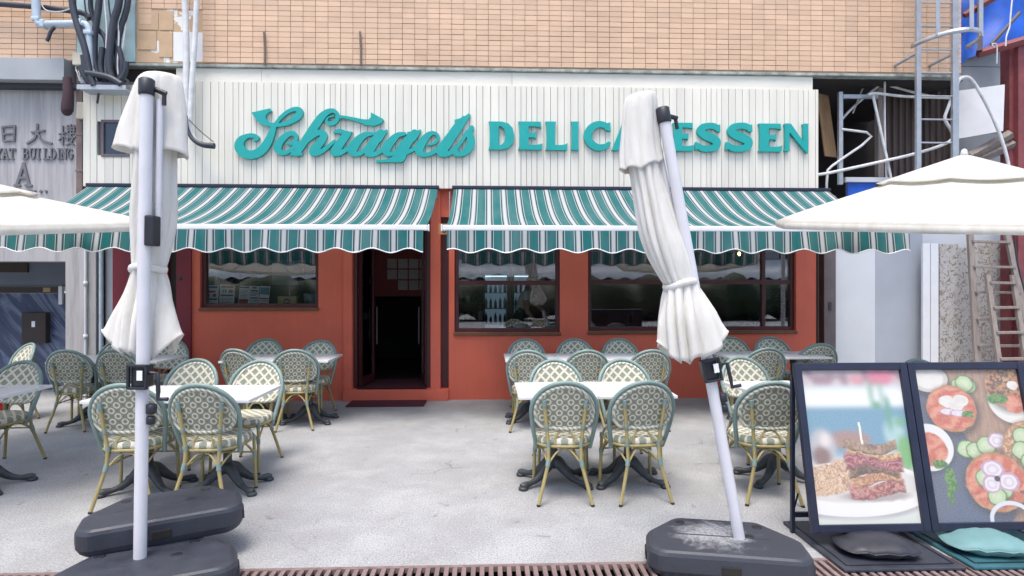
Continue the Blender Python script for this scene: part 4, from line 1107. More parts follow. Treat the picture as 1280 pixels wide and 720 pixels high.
wp_ = tag(MB().add([at(1197, 114, 8.55), at(1256, 106, 8.2), at(1254, 164, 8.2), at(1197, 174, 8.55)], [(0, 3, 2, 1)]).build("hung_sheet", MM['white']), "square white sheet hung askew on the grey cladding", "panel")
md = wp_.modifiers.new("thick", 'SOLIDIFY'); md.thickness = .02
hose([(1195, 112), (1198, 102), (1205, 97), (1214, 100), (1226, 118), (1240, 145), (1252, 175), (1260, 204), (1264, 240)], .022, MM['wrap'], "bent_pipe", "white pipe arching over the square white sheet", "pipe", PG, 8.0)
for i, (q0, q1) in enumerate((((1213, 196), (1264, 168)), ((1222, 200), (1268, 180)))):
    P0, P1 = at(q0[0], q0[1], 8.5), at(q1[0], q1[1], 8.3)
    tag(MB().tube([P0, P1], [.07, .07], 4).build("timber_plank", MM['wood']), ("upper" if i == 0 else "lower") + " timber plank sloping below the square white sheet", "plank", "planks on the cladding")
# ground floor walls at the right
rw = root("rendered_wall", "pale and grey rendered wall with a brown metal post beside the red shop front", "wall", (gx(1100, 8.6), 8.6, 0))
def rwb(name, p0, p1, y0, y1, z0, z1, m, bev=0):
    c, d = pbox(gx(p0, 8.6) - rw.location.x, gx(p1, 8.6) - rw.location.x, y0, y1, z0, z1); return box_obj(name, c, d, m, rw, None, bev)
rwb("brown_post", 1024.5, 1039, -.12, .04, 0, 2.9, MM['brownsteel'], .004)
rwb("latch", 1030, 1033, -.135, -.121, gz(1031, 388, 8.6), gz(1031, 378, 8.6), MM['ink'])
rwb("pale_panel", 1039.2, 1094, 0, .12, 0, 2.79, MM['wallw'])
rwb("grey_panel", 1094.2, 1153, .0, .12, 0, 2.79, MM['wallg'])
rwb("upper_panel", 1153.2, 1320, .05, .15, 0, 2.79, MM['wallw'])
MB().tube([(gx(1022, 8.4) - rw.location.x, -.2, 0), (gx(1022, 8.4) - rw.location.x, -.2, 2.8)], .02).build("drain_pipe", MM['dark'], rw)
wb = root("white_door_board", "two white boards standing upright against the grey wall", "board", (gx(1162, 8.45), 8.45, 0))
for p0, p1 in ((1152.5, 1161.5), (1162.5, 1172)):
    c, d = pbox(gx(p0, 8.45) - wb.location.x, gx(p1, 8.45) - wb.location.x, -.02, .02, 0, gz(1160, 305, 8.45)); o = box_obj("board", c, d, MM['white'], wb, None, .004)
fp = root("floral_panel", "old panel with brown floral pattern standing behind the wooden ladders", "panel", (gx(1220, 8.5), 8.5, 0))
for (p0, p1, y_, pt) in ((1172.6, 1196, -.03, 306), (1196.2, 1214, .0, 310), (1214.2, 1285, .02, 303)):
    c, d = pbox(gx(p0, 8.5) - fp.location.x, gx(p1, 8.5) - fp.location.x, y_, y_ + .025, 0, gz(1220, pt, 8.5)); box_obj("sheet", c, d, MM['floral'], fp, None, .003)
def wladder(name_label, tl, bl_, tr, br, rungs, Y, wd, ld_):
    L_ = root("wooden_ladder", name_label, "ladder", (gx((bl_[0] + br[0]) / 2, Y), Y, 0), (0, 0, 0), "wooden ladders against the panel")
    o = L_.location
    def e(p, q):
        A_, B_ = at(p[0], p[1], Y + .25), at(q[0], q[1], Y)
        t = (A_.z) / (A_.z - B_.z); B2 = A_.lerp(B_, t); return A_, B2
    sides = []
    for p, q in ((tl, bl_), (tr, br)):
        A_, B_ = e(p, q); sides.append((A_, B_)); m_ = MB()
        v = (A_ - B_).normalized(); w_ = Vector((wd, 0, 0)); t_ = Vector((0, .022, 0))
        vs = [B_ - o - w_ - t_, B_ - o + w_ - t_, B_ - o + w_ + t_, B_ - o - w_ + t_, A_ - o - w_ - t_, A_ - o + w_ - t_, A_ - o + w_ + t_, A_ - o - w_ + t_]
        m_.add(vs, [(0, 3, 2, 1), (4, 5, 6, 7), (0, 1, 5, 4), (1, 2, 6, 5), (2, 3, 7, 6), (3, 0, 4, 7)]); m_.build("rail", MM['wood'], L_)
    for py in rungs:
        pr = []
        for A_, B_ in sides:
            zt = gz(1240, py, Y + .1); t = (A_.z - zt) / (A_.z - B_.z); pr.append(A_.lerp(B_, t) - o)
        c_ = (pr[0] + pr[1]) / 2; l_ = (pr[1] - pr[0]).length
        box_obj("rung", c_ + Vector((0, -.01, 0)), (l_, .07, .035), MM['wood'], L_, (0, random.uniform(-.02, .02), 0), .004)
    return L_
wladder("tall grey wooden stepladder leaning in front of the floral panel", (1212, 284), (1221, 450), (1256, 280), (1288, 430), (302, 334, 366, 399, 432, 465, 498), 8.05, .04, 0)
wladder("short wooden ladder leaning in front of the tall wooden stepladder", (1234, 344), (1248, 450), (1266, 344), (1282, 450), (354, 385, 416, 448, 480), 7.8, .032, 0)
tag(MB().tube([at(1266, 280, 7.95), at(1272, 330, 7.95), at(1284, 380, 7.9), at(1280, 420, 7.9), at(1290, 470, 7.9)], .012, 6, 4).build("grey_cable", MM['hose']), "dark cable hanging down over the wooden ladders", "cable")

# unseen hedge behind the camera, put in for the shop windows to mirror
hd = MB()
def added_hedge(u, v):
    a_ = 2 * math.pi * v; x_ = -30 + 60 * u
    return (x_, 1.2 * math.cos(a_) + .3 * math.sin(x_ * 3.1 + a_ * 2), 1.02 + 1.02 * math.sin(a_) * (1 + .18 * math.sin(x_ * 1.7)) + .12 * math.sin(x_ * 4.3))
hd.grid(added_hedge, 240, 16)
tag(hd.build("added_hedge", MM['added_hedge'], None, (0, -12, 0)), "unseen clipped greenery put in behind the camera for the windows to mirror", "added_hedge")

# block added behind the camera: hides the low sky, shows only in the glass
ob = root("added_opposite_block", "added pale block with dark windows behind the camera, hiding the low sky", "building", (0, -24, 0))
wl_ = MB().box((0, -4, 3.9), (70, 8, 7.8)).build("wall", M("pale_opposite_render", (.42, .42, .42), .8, .12, .3), ob)
wmesh = MB().box((0, 0, 0), (1.5, .06, 1.4), None, .02).mesh("window", MM['ink'])
for fl in range(2):
    for k_ in range(-9, 10):
        w_ = link("window", wmesh, ob, (k_ * 3.0, .02, 4.3 + fl * 2.2))
def wa(u, v):
    x_ = -29 + 58 * u
    return (x_, .1 + 2.2 * v, 3.5 - .95 * v - (.45 * max(0, v - .9) * 10 * (.8 + .2 * math.cos(x_ * 6))))
MB().grid(wa, 300, 20).build("added_awning", M("added_awning_cloth", (.80, .80, .78), .8, .08, .7), ob)  # white band put in to brighten what the shop windows mirror
for k_ in range(-4, 5): box_obj("shop_bay", (k_ * 6.2, .03, 1.35), (4.6, .08, 2.5), MM['brownsteel'], ob, None, .02)

# ------------------------------------------------------------------ bistro chairs
def yb_(x, z): return -.19 - .115 * (z - .5) / .385 + .9 * x * x
def make_chair():
    C = root("bistro_chair", "x", "chair")
    up = [(.242 * math.cos(a), .655 + .23 * math.sin(a)) for a in [math.pi * t / 18 for t in range(19)]]
    hp = [(.200, -.075, .365), (.214, -.115, .45), (.232, -.145, .55)] + [(x, yb_(x, z), z) for x, z in up] + [(-.232, -.145, .55), (-.214, -.115, .45), (-.200, -.075, .365)]
    MB().tube(hp, .0165, 8).build("hoop", MM['sage'], C)
    out = [(.212 * math.cos(a), .655 + .200 * math.sin(a)) for a in [math.pi * t / 16 for t in range(17)]]
    low = [(-.205, .595), (-.175, .553), (-.10, .538), (0, .533), (.10, .538), (.175, .553), (.205, .595)]
    loop = out + low
    MB().tube([(x, yb_(x, z) - .004, z) for x, z in loop], .0155, 8, 0, 0, False, True).build("border", MM['border'], C)
    pn = MB(); cz = .69
    n = len(loop); K_ = 5
    for side, off, mi in ((1, .006, 0), (-1, -.010, 1)):
        vs = [(0, yb_(0, cz) + off, cz)]; fs = []
        for k in range(1, K_ + 1):
            for (x, z) in loop:
                xx, zz = x * k / K_, cz + (z - cz) * k / K_
                vs.append((xx, yb_(xx, zz) + off, zz))
        for i in range(n):
            j = (i + 1) % n
            fs.append((0, 1 + j, 1 + i) if side > 0 else (0, 1 + i, 1 + j))
            for k in range(K_ - 1):
                q = (1 + k * n + i, 1 + k * n + j, 1 + (k + 1) * n + j, 1 + (k + 1) * n + i)
                fs.append(tuple(q) if side > 0 else tuple(reversed(q)))
        pn.add(vs, fs, mi, True)
    pn.build("backrest", [MM['weave_front'], MM['weave_back']], C)
    so_ = []
    for t in range(32):
        a = 2 * math.pi * t / 32; ca, sa = math.cos(a), math.sin(a)
        e = 2 / 3.2
        x = .212 * math.copysign(abs(ca) ** e, ca) * (1.0 if sa > 0 else 1 + .16 * sa)
        y = .01 + .225 * math.copysign(abs(sa) ** e, sa); so_.append((x, y))
    st = MB(); L = [(1.0, .412), (1.02, .43), (1.0, .452), (.93, .464), (.6, .468), (.25, .466)]
    vs = []; fs = []
    for k, z in L: vs += [(x * k, .01 + (y - .01) * k, z) for x, y in so_]
    for i in range(len(L) - 1):
        for k in range(32):
            l = (k + 1) % 32; fs.append((i * 32 + k, i * 32 + l, (i + 1) * 32 + l, (i + 1) * 32 + k))
    fs.append(tuple(range((len(L) - 1) * 32, len(L) * 32))); fs.append(tuple(reversed(range(32))))
    st.add(vs, fs, 0, True); st.build("seat", MM['weave_seat'], C)
    MB().tube([(x * .99, .01 + (y - .01) * .99, .405) for x, y in so_], .0125, 7, 0, 0, False, True).build("seat_rail", MM['bamboo'], C)
    def bind(pts, parent):
        for p, q, r in pts: MB().tube([p, q], r, 8).build("binding", MM['sage'], parent)
    for s in (1, -1):
        P = [Vector(p) for p in ((s * .195, -.30, 0), (s * .118, -.238, .30), (s * .118, -.218, .42), (s * .152, -.262, .745))]
        lg = MB().tube(P, .0135, 8).build("leg", MM['bamboo'], C)
        bind([(P[0].lerp(P[1], .9), P[1].lerp(P[2], .15), .0175), (P[2] - Vector((0, 0, .012)), P[2] + Vector((0, 0, .02)), .0175), (P[2].lerp(P[3], .37), P[2].lerp(P[3], .45), .0175), (P[2].lerp(P[3], .87), P[3] + Vector((0, 0, .006)), .017)], lg)
        MB().tube([P[0] - Vector((0, 0, .0)), P[0].lerp(P[1], .045)], .0145, 8).build("foot_cap", MM['black'], lg)
        F = [Vector((s * .208, .20, 0)), Vector((s * .196, .185, .41))]
        lg = MB().tube(F, .0135, 8).build("leg", MM['bamboo'], C)
        bind([(F[0].lerp(F[1], .62), F[0].lerp(F[1], .71), .017), (F[0].lerp(F[1], .93), F[1] + Vector((0, 0, .004)), .0175)], lg)
        MB().tube([F[0], F[0].lerp(F[1], .035)], .0145, 8).build("foot_cap", MM['black'], lg)
        MB().tube([(s * .200, .19, .275), (s * .19, .10, .355), (s * .175, 0, .392), (s * .15, -.12, .355), (s * .122, -.236, .285)], .0075, 6, 3).build("stretcher", MM['bamboo'], C)
    MB().tube([(-.2, .19, .275), (-.11, .195, .36), (0, .2, .392), (.11, .195, .36), (.2, .19, .275)], .0075, 6, 3).build("stretcher", MM['bamboo'], C)
    MB().tube([(-.12, -.24, .285), (-.06, -.21, .36), (0, -.2, .39), (.06, -.21, .36), (.12, -.24, .285)], .0075, 6, 3).build("stretcher", MM['bamboo'], C)
    MB().tube([(-.118, -.235, .30), (0, -.02, .335), (.2, .19, .285)], .007, 6, 3).build("cross_rod", MM['bamboo'], C)
    MB().tube([(.118, -.235, .30), (0, -.02, .349), (-.2, .19, .285)], .007, 6, 3).build("cross_rod", MM['bamboo'], C)
    MB().tube([(-.068, -.212, .415), (-.066, -.205, .47), (-.035, -.2, .512), (0, -.199, .522), (.035, -.2, .512), (.066, -.205, .47), (.068, -.212, .415)], .0085, 6, 3).build("back_loop", MM['bamboo'], C)
    return C
crnd = random.Random(5)
chair0 = make_chair()
first = [True]
CG = "woven bistro chairs at the tables"
def chair(px, Y, deg, label):
    """px: where the hoop's crown stands in the survey; Y: seat centre; deg 0 = back towards the square, 180 = facing the square"""
    c = chair0 if first[0] else copy_tree(chair0); first[0] = False
    a = R(deg + crnd.uniform(-4, 4))
    top = Vector((0, -.29, 0)); top.rotate(Euler((0, 0, a)))
    c.location = (gx(px, Y + top.y) - top.x, Y, 0); c.rotation_euler = (0, 0, a); c['label'] = label; c['group'] = CG
    return c
FRT = "bistro chair showing its ring woven back, "
FAC = "bistro chair facing out with diamond weave, "
chair(707, 4.56, -3, FRT + "left of the pair by the leaning parasol")
chair(808, 4.56, 3, FRT + "right of the pair by the leaning parasol")
chair(693, 5.28, 180, FAC + "left across the tables by the leaning parasol")
chair(777, 5.28, 180, FAC + "right across the tables by the leaning parasol")
chair(247, 4.56, -3, FRT + "to the right of the upright parasol pole")
chair(152, 4.58, 5, FRT + "partly behind the upright parasol pole")
chair(246, 5.45, 180, FAC + "across the table behind the upright parasol pole")
chair(326, 5.32, 176, FAC + "at the table end behind the upright parasol")
chair(968, 4.50, -10, FRT + "partly hidden by the black poster board")
chair(925, 5.42, 186, FAC + "between the leaning parasol pole and the poster board")
chair(30, 5.36, 172, FAC + "at the table cut by the fire extinguisher side")
for px, Y, dg, lb_ in ((293, 6.97, -12, "under the leaflet window, left of its pair"), (368, 6.9, 10, "under the leaflet window, nearer the doorway"), (660, 6.72, -8, "left end of the row by the coolers window"), (735, 6.72, 0, "middle of the row by the coolers window"), (815, 6.72, 4, "right end of the row, beside leaning parasol cloth"), (960, 6.85, 4, "under the wide window, nearest its corner"), (1026, 7.35, 0, "in front of the brown metal post"), (142, 6.95, 0, "beside the upright parasol cloth"), (82, 6.95, 2, "in front of the stone column")):
    chair(px, Y, dg, FRT + lb_)
for px, Y, dg, lb_ in ((333, 7.70, 180, "against the red wall under the leaflet window"), (401, 7.46, 176, "against the red wall beside the doorway"), (657, 7.58, 180, "against the wall, left of the three tables"), (718, 7.56, 180, "against the wall, middle of the three tables"), (773, 7.58, 180, "against the wall, right of the three tables"), (912, 7.74, 180, "against the red wall behind the leaning parasol"), (962, 7.74, 180, "against the red wall under the wide window corner"), (215, 7.66, 180, "beside the crimson side panel"), (152, 7.66, 180, "behind the upright parasol cloth"), (38, 7.23, 150, "beside the marble entrance")):
    chair(px, Y, dg, FAC + lb_)
chair(1146, 5.15, 180, FAC + "just showing above the two poster boards")

# ------------------------------------------------------------------ tables
def make_table():
    T_ = root("bistro_table", "x", "table")
    MB().box((0, 0, .738), (.60, .68, .024), None, .004).build("tabletop", MM['table'], T_)
    MB().lathe([(.035, .12), (.05, .14), (.05, .17), (.034, .2), (.03, .28), (.042, .31), (.042, .34), (.028, .37), (.024, .62), (.034, .66), (.034, .7), (.06, .724)], 16).build("column", MM['iron'], T_)
    for k in range(4):
        a = R(35 if k % 2 == 0 else -35) + (math.pi if k > 1 else 0)
        ca, sa = math.cos(a), math.sin(a)
        P = [(r_ * ca, r_ * sa, z_) for r_, z_ in ((.01, .17), (.055, .155), (.11, .105), (.17, .06), (.235, .038), (.295, .034), (.33, .030))]
        l_ = MB().tube(P, [.045, .046, .036, .027, .021, .029, .02], 8, 3).build("claw_leg", MM['iron'], T_)
        MB().lathe([(.030, .0), (.038, .008), (.036, .022), (.02, .03)], 12, (.31 * ca, .31 * sa, 0)).build("foot_pad", MM['iron'], l_)
    for s_ in (-1, 1): MB().box((0, s_ * .09, .719), (.42, .05, .016)).build("support_bar", MM['iron'], T_)
    return T_
t0 = make_table(); tf = [True]
def table(X, Y, rz, label):
    t = t0 if tf[0] else copy_tree(t0); tf[0] = False
    t.location = (X, Y, 0); t.rotation_euler = (0, 0, R(rz)); t['label'] = label; t['group'] = "white topped tables with cast iron bases"
WT = "white table on iron claw base, "
xf = gx(643, 5.14)
table(xf + .30, 4.80, 0, WT + "left of its pair beside the leaning parasol pole"); table(xf + .903, 4.805, 0, WT + "right of its pair beside the leaning parasol pole")
xr = gx(350, 5.06)
table(xr - .30, 4.76, 0, WT + "right of its pair behind the upright parasol pole"); table(xr - .903, 4.765, 0, WT + "left of its pair behind the upright parasol pole")
table(gx(901, 5.14) + .33, 4.80, 4, WT + "half hidden by the black poster board")
table(gx(64, 5.16) - .30, 4.84, 0, WT + "beside the fire extinguisher")
for i, px in enumerate((427,)):
    xx = gx(px, 7.38)
    table(xx - .30, 7.1, 0, WT + "under the leaflet window, nearer the doorway"); table(xx - .903, 7.1, 0, WT + "under the leaflet window, away from the doorway")
xx = gx(232, 7.38); table(xx - .30, 7.1, 0, WT + "beside the upright parasol cloth, at the crimson panel"); table(xx - .903, 7.1, 0, WT + "behind the upright parasol cloth")
xx = gx(630, 7.3)
for i, w_ in enumerate(("left end", "middle", "right end")): table(xx + .30 + .603 * i, 7.05, 0, WT + w_ + " of the three under the window with coolers")
xx = gx(893, 7.38); table(xx + .30, 7.2, 0, WT + "under the wide window, beside the leaning parasol"); table(xx + .903, 7.2, 0, WT + "under the wide window, beside the brown post")

# ------------------------------------------------------------------ closed parasols
def canopy_mesh(prof, n, seed, hem_amp, top_close=True, tw_=0.0, corners=()):
    """prof: list of (z, rx, ry, dx, dy, pleat)"""
    rnd = random.Random(seed); ph = [rnd.uniform(0, 6.28) for _ in range(6)]
    q = []
    for i in range(len(prof) - 1):
        P4 = [prof[max(0, i - 1)], prof[i], prof[i + 1], prof[min(len(prof) - 1, i + 2)]]
        for k_ in range(5):
            t = k_ / 5
            q.append([.5 * (2 * B_ + (C_ - A_) * t + (2 * A_ - 5 * B_ + 4 * C_ - D_) * t * t + (3 * B_ - A_ - 3 * C_ + D_) * t ** 3) for A_, B_, C_, D_ in zip(*P4)])
    q.append(list(prof[-1]))
    S_ = 132; vs = []; fs = []
    dep = [rnd.uniform(.45, 1.25) for _ in range(n)]; shift = [rnd.uniform(-.5, .5) for _ in range(n)]
    for i, (z, rx, ry, dx, dy, pl) in enumerate(q):
        t = i / (len(q) - 1)
        for k_ in range(S_):
            a = 2 * math.pi * k_ / S_
            aa = (a + tw_ * t + .22 * math.sin(2 * a + ph[1]) + .10 * math.sin(3 * a + ph[5] + 2.5 * t)) / (2 * math.pi) * n
            c_ = int(math.floor(aa)) % n; w_ = aa % 1.0
            d_ = dep[c_]
            w2 = min(1, max(0, w_ + .12 * shift[c_] * math.sin(math.pi * w_)))
            f = (2 * math.sin(math.pi * w2) ** .7 - 1) * d_ - (1 - d_)          # rounded folds meeting in sharp valleys
            rr = 1 + pl * (f * .85 + .20 * math.sin(2 * a + ph[3]) + .10 * math.sin(5 * a + 6 * t + ph[2]))
            nz_ = mnoise.noise(Vector((2.2 * math.cos(a) + seed, 2.2 * math.sin(a), z * 5))) * .035 + mnoise.noise(Vector((6 * math.cos(a), 6 * math.sin(a) + seed, z * 11))) * .014
            rr += nz_ * (1 if pl > .05 else .3)
            zz = z + hem_amp * (t ** 5) * (math.sin(3 * a + ph[4]) * .5 + .7 * f)
            for (ca_, cw_, cs_, cz_) in corners:          # panel corners that swing out and lift the hem
                da = (a - ca_ + math.pi) % (2 * math.pi) - math.pi; g_ = math.exp(-(da / cw_) ** 2) * t ** 1.3
                rr += cs_ * g_; zz += cz_ * g_ * t ** 2
            vs.append((dx + rx * rr * math.cos(a), dy + ry * rr * math.sin(a), zz))
    for i in range(len(q) - 1):
        for k_ in range(S_):
            l = (k_ + 1) % S_; fs.append((i * S_ + k_, (i + 1) * S_ + k_, (i + 1) * S_ + l, i * S_ + l))
    if top_close: fs.append(tuple(range(S_)))
    return MB().add(vs, fs, 0, True)
def solid(o, t=.006):
    m_ = o.modifiers.new("cloth_thickness", 'SOLIDIFY'); m_.thickness = t * .5; m_.offset = 0
def closed_parasol(loc, lean, label, cap, body, skirt, tie, seed, mast_dx, mast_dy, ptop, cc, sc):
    P_ = root("closed_parasol", label, "parasol", loc, (0, lean, 0), "folded cream parasols")
    MB().tube([(0, 0, 0), (0, 0, ptop)], .0315, 16).build("pole", MM['pole'], P_)
    cp = MB().lathe([(.037, ptop - .05), (.039, ptop - .04), (.039, ptop + .03), (.03, ptop + .038)], 16); cp.build("pole_cap", MM['black'], P_)
    kn = MB().tube([(.03, .02, ptop - .01), (.085, .03, ptop - .03)], .014, 8).tube([(.075, .03, ptop - .02), (.075, .03, ptop - .09)], .011, 8); kn.build("top_joint", MM['black'], P_)
    MB().tube([(.05 if mast_dx >= 0 else -.05, .035, ptop - .06), (.045 if mast_dx >= 0 else -.03, .045, 1.86)], .017, 10).build("support_arm", MM['pole'], P_)
    if mast_dx >= 0: MB().box((.04, .0, 1.86), (.05, .075, .16), None, .01).build("slider", MM['black'], P_)
    kb = MB().box((.0, 0, 1.10), (.078, .08, .12), None, .012); kk = kb.build("crank_box", MM['black'], P_)
    fg = MB()
    for c, d in (((-.045, -.048, 1.10), (.015, .02, .13)), ((.045, -.048, 1.10), (.015, .02, .13)), ((0, -.048, 1.158), (.105, .02, .015)), ((0, -.048, 1.042), (.105, .02, .015))): fg.box(c, d, None, .006)
    fg.build("crank_frame", MM['black'], kk)
    MB().tube([(.05, -.03, 1.12), (.095, -.035, 1.12), (.10, -.035, 1.02), (.10, -.035, .985), (.15, -.035, .985)], .011, 8).build("crank_handle", MM['black'], kk)
    MB().box((.02, -.064, 1.11), (.028, .003, .05)).build("sticker", MM['paper'], kk)
    MB().lathe([(.012, .9), (.026, .905), (.026, .95), (.012, .955)], 10, (.048, 0, 0)).build("clamp_knob", MM['black'], P_)
    MB().lathe([(.012, .845), (.022, .85), (.022, .885), (.012, .89)], 10, (.046, 0, 0)).build("clamp_knob", MM['black'], P_)
    b_ = canopy_mesh(body, 11, seed + 1, .0, False, .5).build("canopy", MM['parasol'], P_); solid(b_)
    c_ = canopy_mesh(cap, 7, seed, .02, True, 0, cc).build("vent_cap", MM['parasol'], P_); solid(c_)
    s_ = canopy_mesh(skirt, 12, seed + 2, .03, False, .2, sc).build("canopy_skirt", MM['parasol'], P_); solid(s_)
    z, r1, r2, dx, dy = tie
    pts = [(dx + r1 * math.cos(a), dy + r2 * math.sin(a), z + .01 * math.sin(a * 2 + seed)) for a in [2 * math.pi * t / 32 for t in range(32)]]
    MB().tube(pts, .011, 7, 0, 0, False, True, 1.7).build("tie_strap", MM['parasol'], P_)
    return P_
lpx = gx(174.5, 3.22)
cy_ = .15
closed_parasol((lpx, 3.22, 0), R(.8), "cream folded parasol on an upright white pole with two stacked bases",
    [(2.725, .06, .055, -.005, cy_, .03), (2.71, .10, .085, -.008, cy_, .05), (2.58, .115, .10, -.015, cy_, .10), (2.44, .120, .11, -.025, cy_, .14), (2.30, .118, .12, -.03, cy_, .15)],
    [(2.5, .090, .09, -.03, cy_, .12), (2.2, .098, .10, -.035, cy_, .17), (1.95, .104, .105, -.04, cy_, .18), (1.76, .086, .085, -.045, cy_ - .01, .15), (1.665, .074, .07, -.05, cy_ - .02, .12)],
    [(1.675, .074, .07, -.05, cy_ - .02, .12), (1.57, .095, .09, -.052, cy_, .17), (1.40, .118, .12, -.055, cy_, .20), (1.20, .130, .13, -.055, cy_, .20)],
    (1.667, .085, .082, -.05, cy_ - .022), 11, 1, 0, 2.62, ((R(183), .45, .75, .0), (R(-8), .45, .62, -.02), (R(95), .4, .5, 0)), ((R(186), .42, .75, .14), (R(-12), .42, .62, .10), (R(100), .4, .5, .1)))
rpx = gx(929, 3.34)
rc = -.185
closed_parasol((rpx, 3.34, 0.02), R(-10.3), "cream folded parasol on a white pole leaning to one side",
    [(2.70, .055, .05, rc + .09, .05, .03), (2.685, .085, .08, rc + .088, .05, .05), (2.55, .095, .09, rc + .065, .05, .09), (2.40, .10, .095, rc + .04, .05, .12), (2.29, .105, .105, rc + .03, .05, .13)],
    [(2.5, .08, .08, rc + .05, .05, .10), (2.2, .085, .09, rc + .045, .05, .15), (1.95, .102, .10, rc + .06, .04, .16), (1.78, .105, .10, rc + .085, .03, .14), (1.60, .078, .075, rc + .115, .02, .10)],
    [(1.61, .078, .075, rc + .115, .02, .10), (1.52, .098, .09, rc + .11, .02, .18), (1.38, .118, .12, rc + .105, .02, .22), (1.18, .130, .13, rc + .11, .02, .24)],
    (1.602, .088, .085, rc + .113, .018), 23, -1, 0, 2.56, ((R(190), .4, .25, .0), (R(-10), .4, .2, .02)), ((R(185), .42, .42, .12), (R(-5), .42, .52, .12), (R(90), .4, .4, .1)))

# moulded bases
def make_base():
    b_ = root("parasol_base", "x", "parasol base")
    o = [(-.37, -.255), (.37, -.255), (.43, -.19), (.43, .02), (.25, .27), (-.25, .27), (-.43, .02), (-.43, -.19)]
    # rounded outline
    q = []
    n = len(o)
    for i in range(n):
        p0, p1, p2 = Vector(o[i - 1]).to_2d(), Vector(o[i]).to_2d(), Vector(o[(i + 1) % n]).to_2d()
        a = p1 + (p0 - p1).normalized() * .035; c = p1 + (p2 - p1).normalized() * .035
        for t in (0, .33, .67, 1): q.append(tuple((a * (1 - t) ** 2 + p1 * 2 * t * (1 - t) + c * t * t)))
    MB().prism(q, .012, .148, .028).build("tank", MM['tank'], b_)
    MB().prism([(x * .93, y * .93) for x, y in q], 0, .02).build("foot", MM['tank'], b_)
    for (x, y) in ((.14, .02), (.22, .17), (-.22, .17)): MB().lathe([(.026, .1475), (.028, .1495), (.02, .1498)], 14, (x, y, 0)).build("filler_cap", MM['black'], b_)
    for (x, y, dx, dy) in ((.0, -.256, .10, .012), (.432, -.08, .012, .10), (-.432, -.08, .012, .10)): MB().box((x, y, .065), (dx, dy, .045), None, .004).build("hand_slot", MM['pit'], b_)
    for i in range(5): MB().box((.432, -.17 + i * .022, .07), (.012, .008, .05)).build("rib", MM['tank'], b_)
    MB().box((0, .0, .1475), (.5, .012, .004), None, .0015).build("moulding_ridge", MM['tank'], b_)
    return b_
b0 = make_base()
b0.location = (gx(904, 3.36), 3.36, .0); b0.rotation_euler = (0, 0, R(-12)); b0['label'] = "dark plastic parasol base with chalky scuff under the leaning pole"; b0['group'] = "dark plastic parasol bases"
b1 = copy_tree(b0)
for o_ in b0.children:
    if o_.name.startswith('tank'): o_.data = o_.data.copy(); o_.data.materials[0] = MM['scuff']
b1.location = (gx(186, 3.2), 3.17, 0); b1.rotation_euler = (0, 0, R(24)); b1['label'] = "lower dark plastic parasol base under the upright pole"
b2 = copy_tree(b1); b2.location = (gx(203, 3.55), 3.585, .150); b2.rotation_euler = (R(1), R(-1.5), R(24)); b2.scale = (.95, .95, 1); b2['label'] = "upper dark plastic parasol base stacked askew behind the upright pole"

# ------------------------------------------------------------------ open parasols (hung from a side pole outside the picture)
def open_parasol(cx_, cy_o, zc, side, label, rad=1.52, tilt=R(7.2), rise=.53):
    O = root("open_parasol", label, "parasol", (cx_ + side * (rad + .45), cy_o, 0), (0, 0, 0), "open white parasols")
    px_ = -side * (rad + .45)
    hub = Vector((px_, 0, zc))
    rm = Euler((tilt, 0, 0)).to_matrix()
    nseg = 8
    def P_(r_, a_, extra=0.0):
        # eight panels, each sagging a little between its ribs
        k_ = (a_ / (2 * math.pi) * nseg) % 1.0
        edge = math.cos(math.pi / nseg) / math.cos((k_ - .5) * 2 * math.pi / nseg)
        z_ = rise * (1 - r_ / rad) ** .92 - .07 * math.sin(math.pi * k_) * (r_ / rad) * (1 - r_ / rad) + extra
        return hub + rm @ Vector((r_ * edge * math.cos(a_), r_ * edge * math.sin(a_), z_))
    cv = MB().grid(lambda u, v: P_(rad * (.14 + .86 * v), 2 * math.pi * u), 96, 10, 0, True, True)
    c_ = cv.build("canopy", MM['parasol_open'], O); solid(c_, .004)
    hm = MB().grid(lambda u, v: P_(rad, 2 * math.pi * u) + Vector((0, 0, -.055 * v)), 96, 2, 0, True, True); h_ = hm.build("hem", MM['parasol_open'], c_); solid(h_, .004)
    cp = MB().grid(lambda u, v: P_(rad * (.02 + .40 * v), 2 * math.pi * u, .055 - .02 * v), 64, 6, 0, True, True); q_ = cp.build("vent_cap", MM['parasol_open'], O); solid(q_, .004)
    fin = MB().lathe([(.02, .0), (.03, .02), (.02, .06), (.006, .07)], 10, P_(.001, 0, .03)); fin.build("finial", MM['pole'], O)
    for k_ in range(nseg):
        a_ = 2 * math.pi * k_ / nseg
        MB().tube([P_(.06, a_, -.03), P_(rad * .97, a_, -.018)], .011, 6).build("rib", MM['pole'], O)
    MB().tube([(0, 0, 0), (0, 0, 2.45)], .04, 14).build("pole", MM['pole'], O)
    MB().tube([(0, 0, 2.35), (px_ * .3, 0, zc + .20), tuple(hub + Vector((0, 0, rise * .55)))], .028, 10, 5).build("arm", MM['pole'], O)
    ob = MB().box((0, 0, .05), (.9, .9, .1), None, .02); ob.build("base", MM['tank'], O)
    return O
open_parasol(gx(1197, 5.0), 5.0, 2.115, 1, "open white parasol reaching over the poster boards")
open_parasol(gx(-72, 5.0), 5.0, 2.075, -1, "open white parasol in front of the stone building", rise=.37)

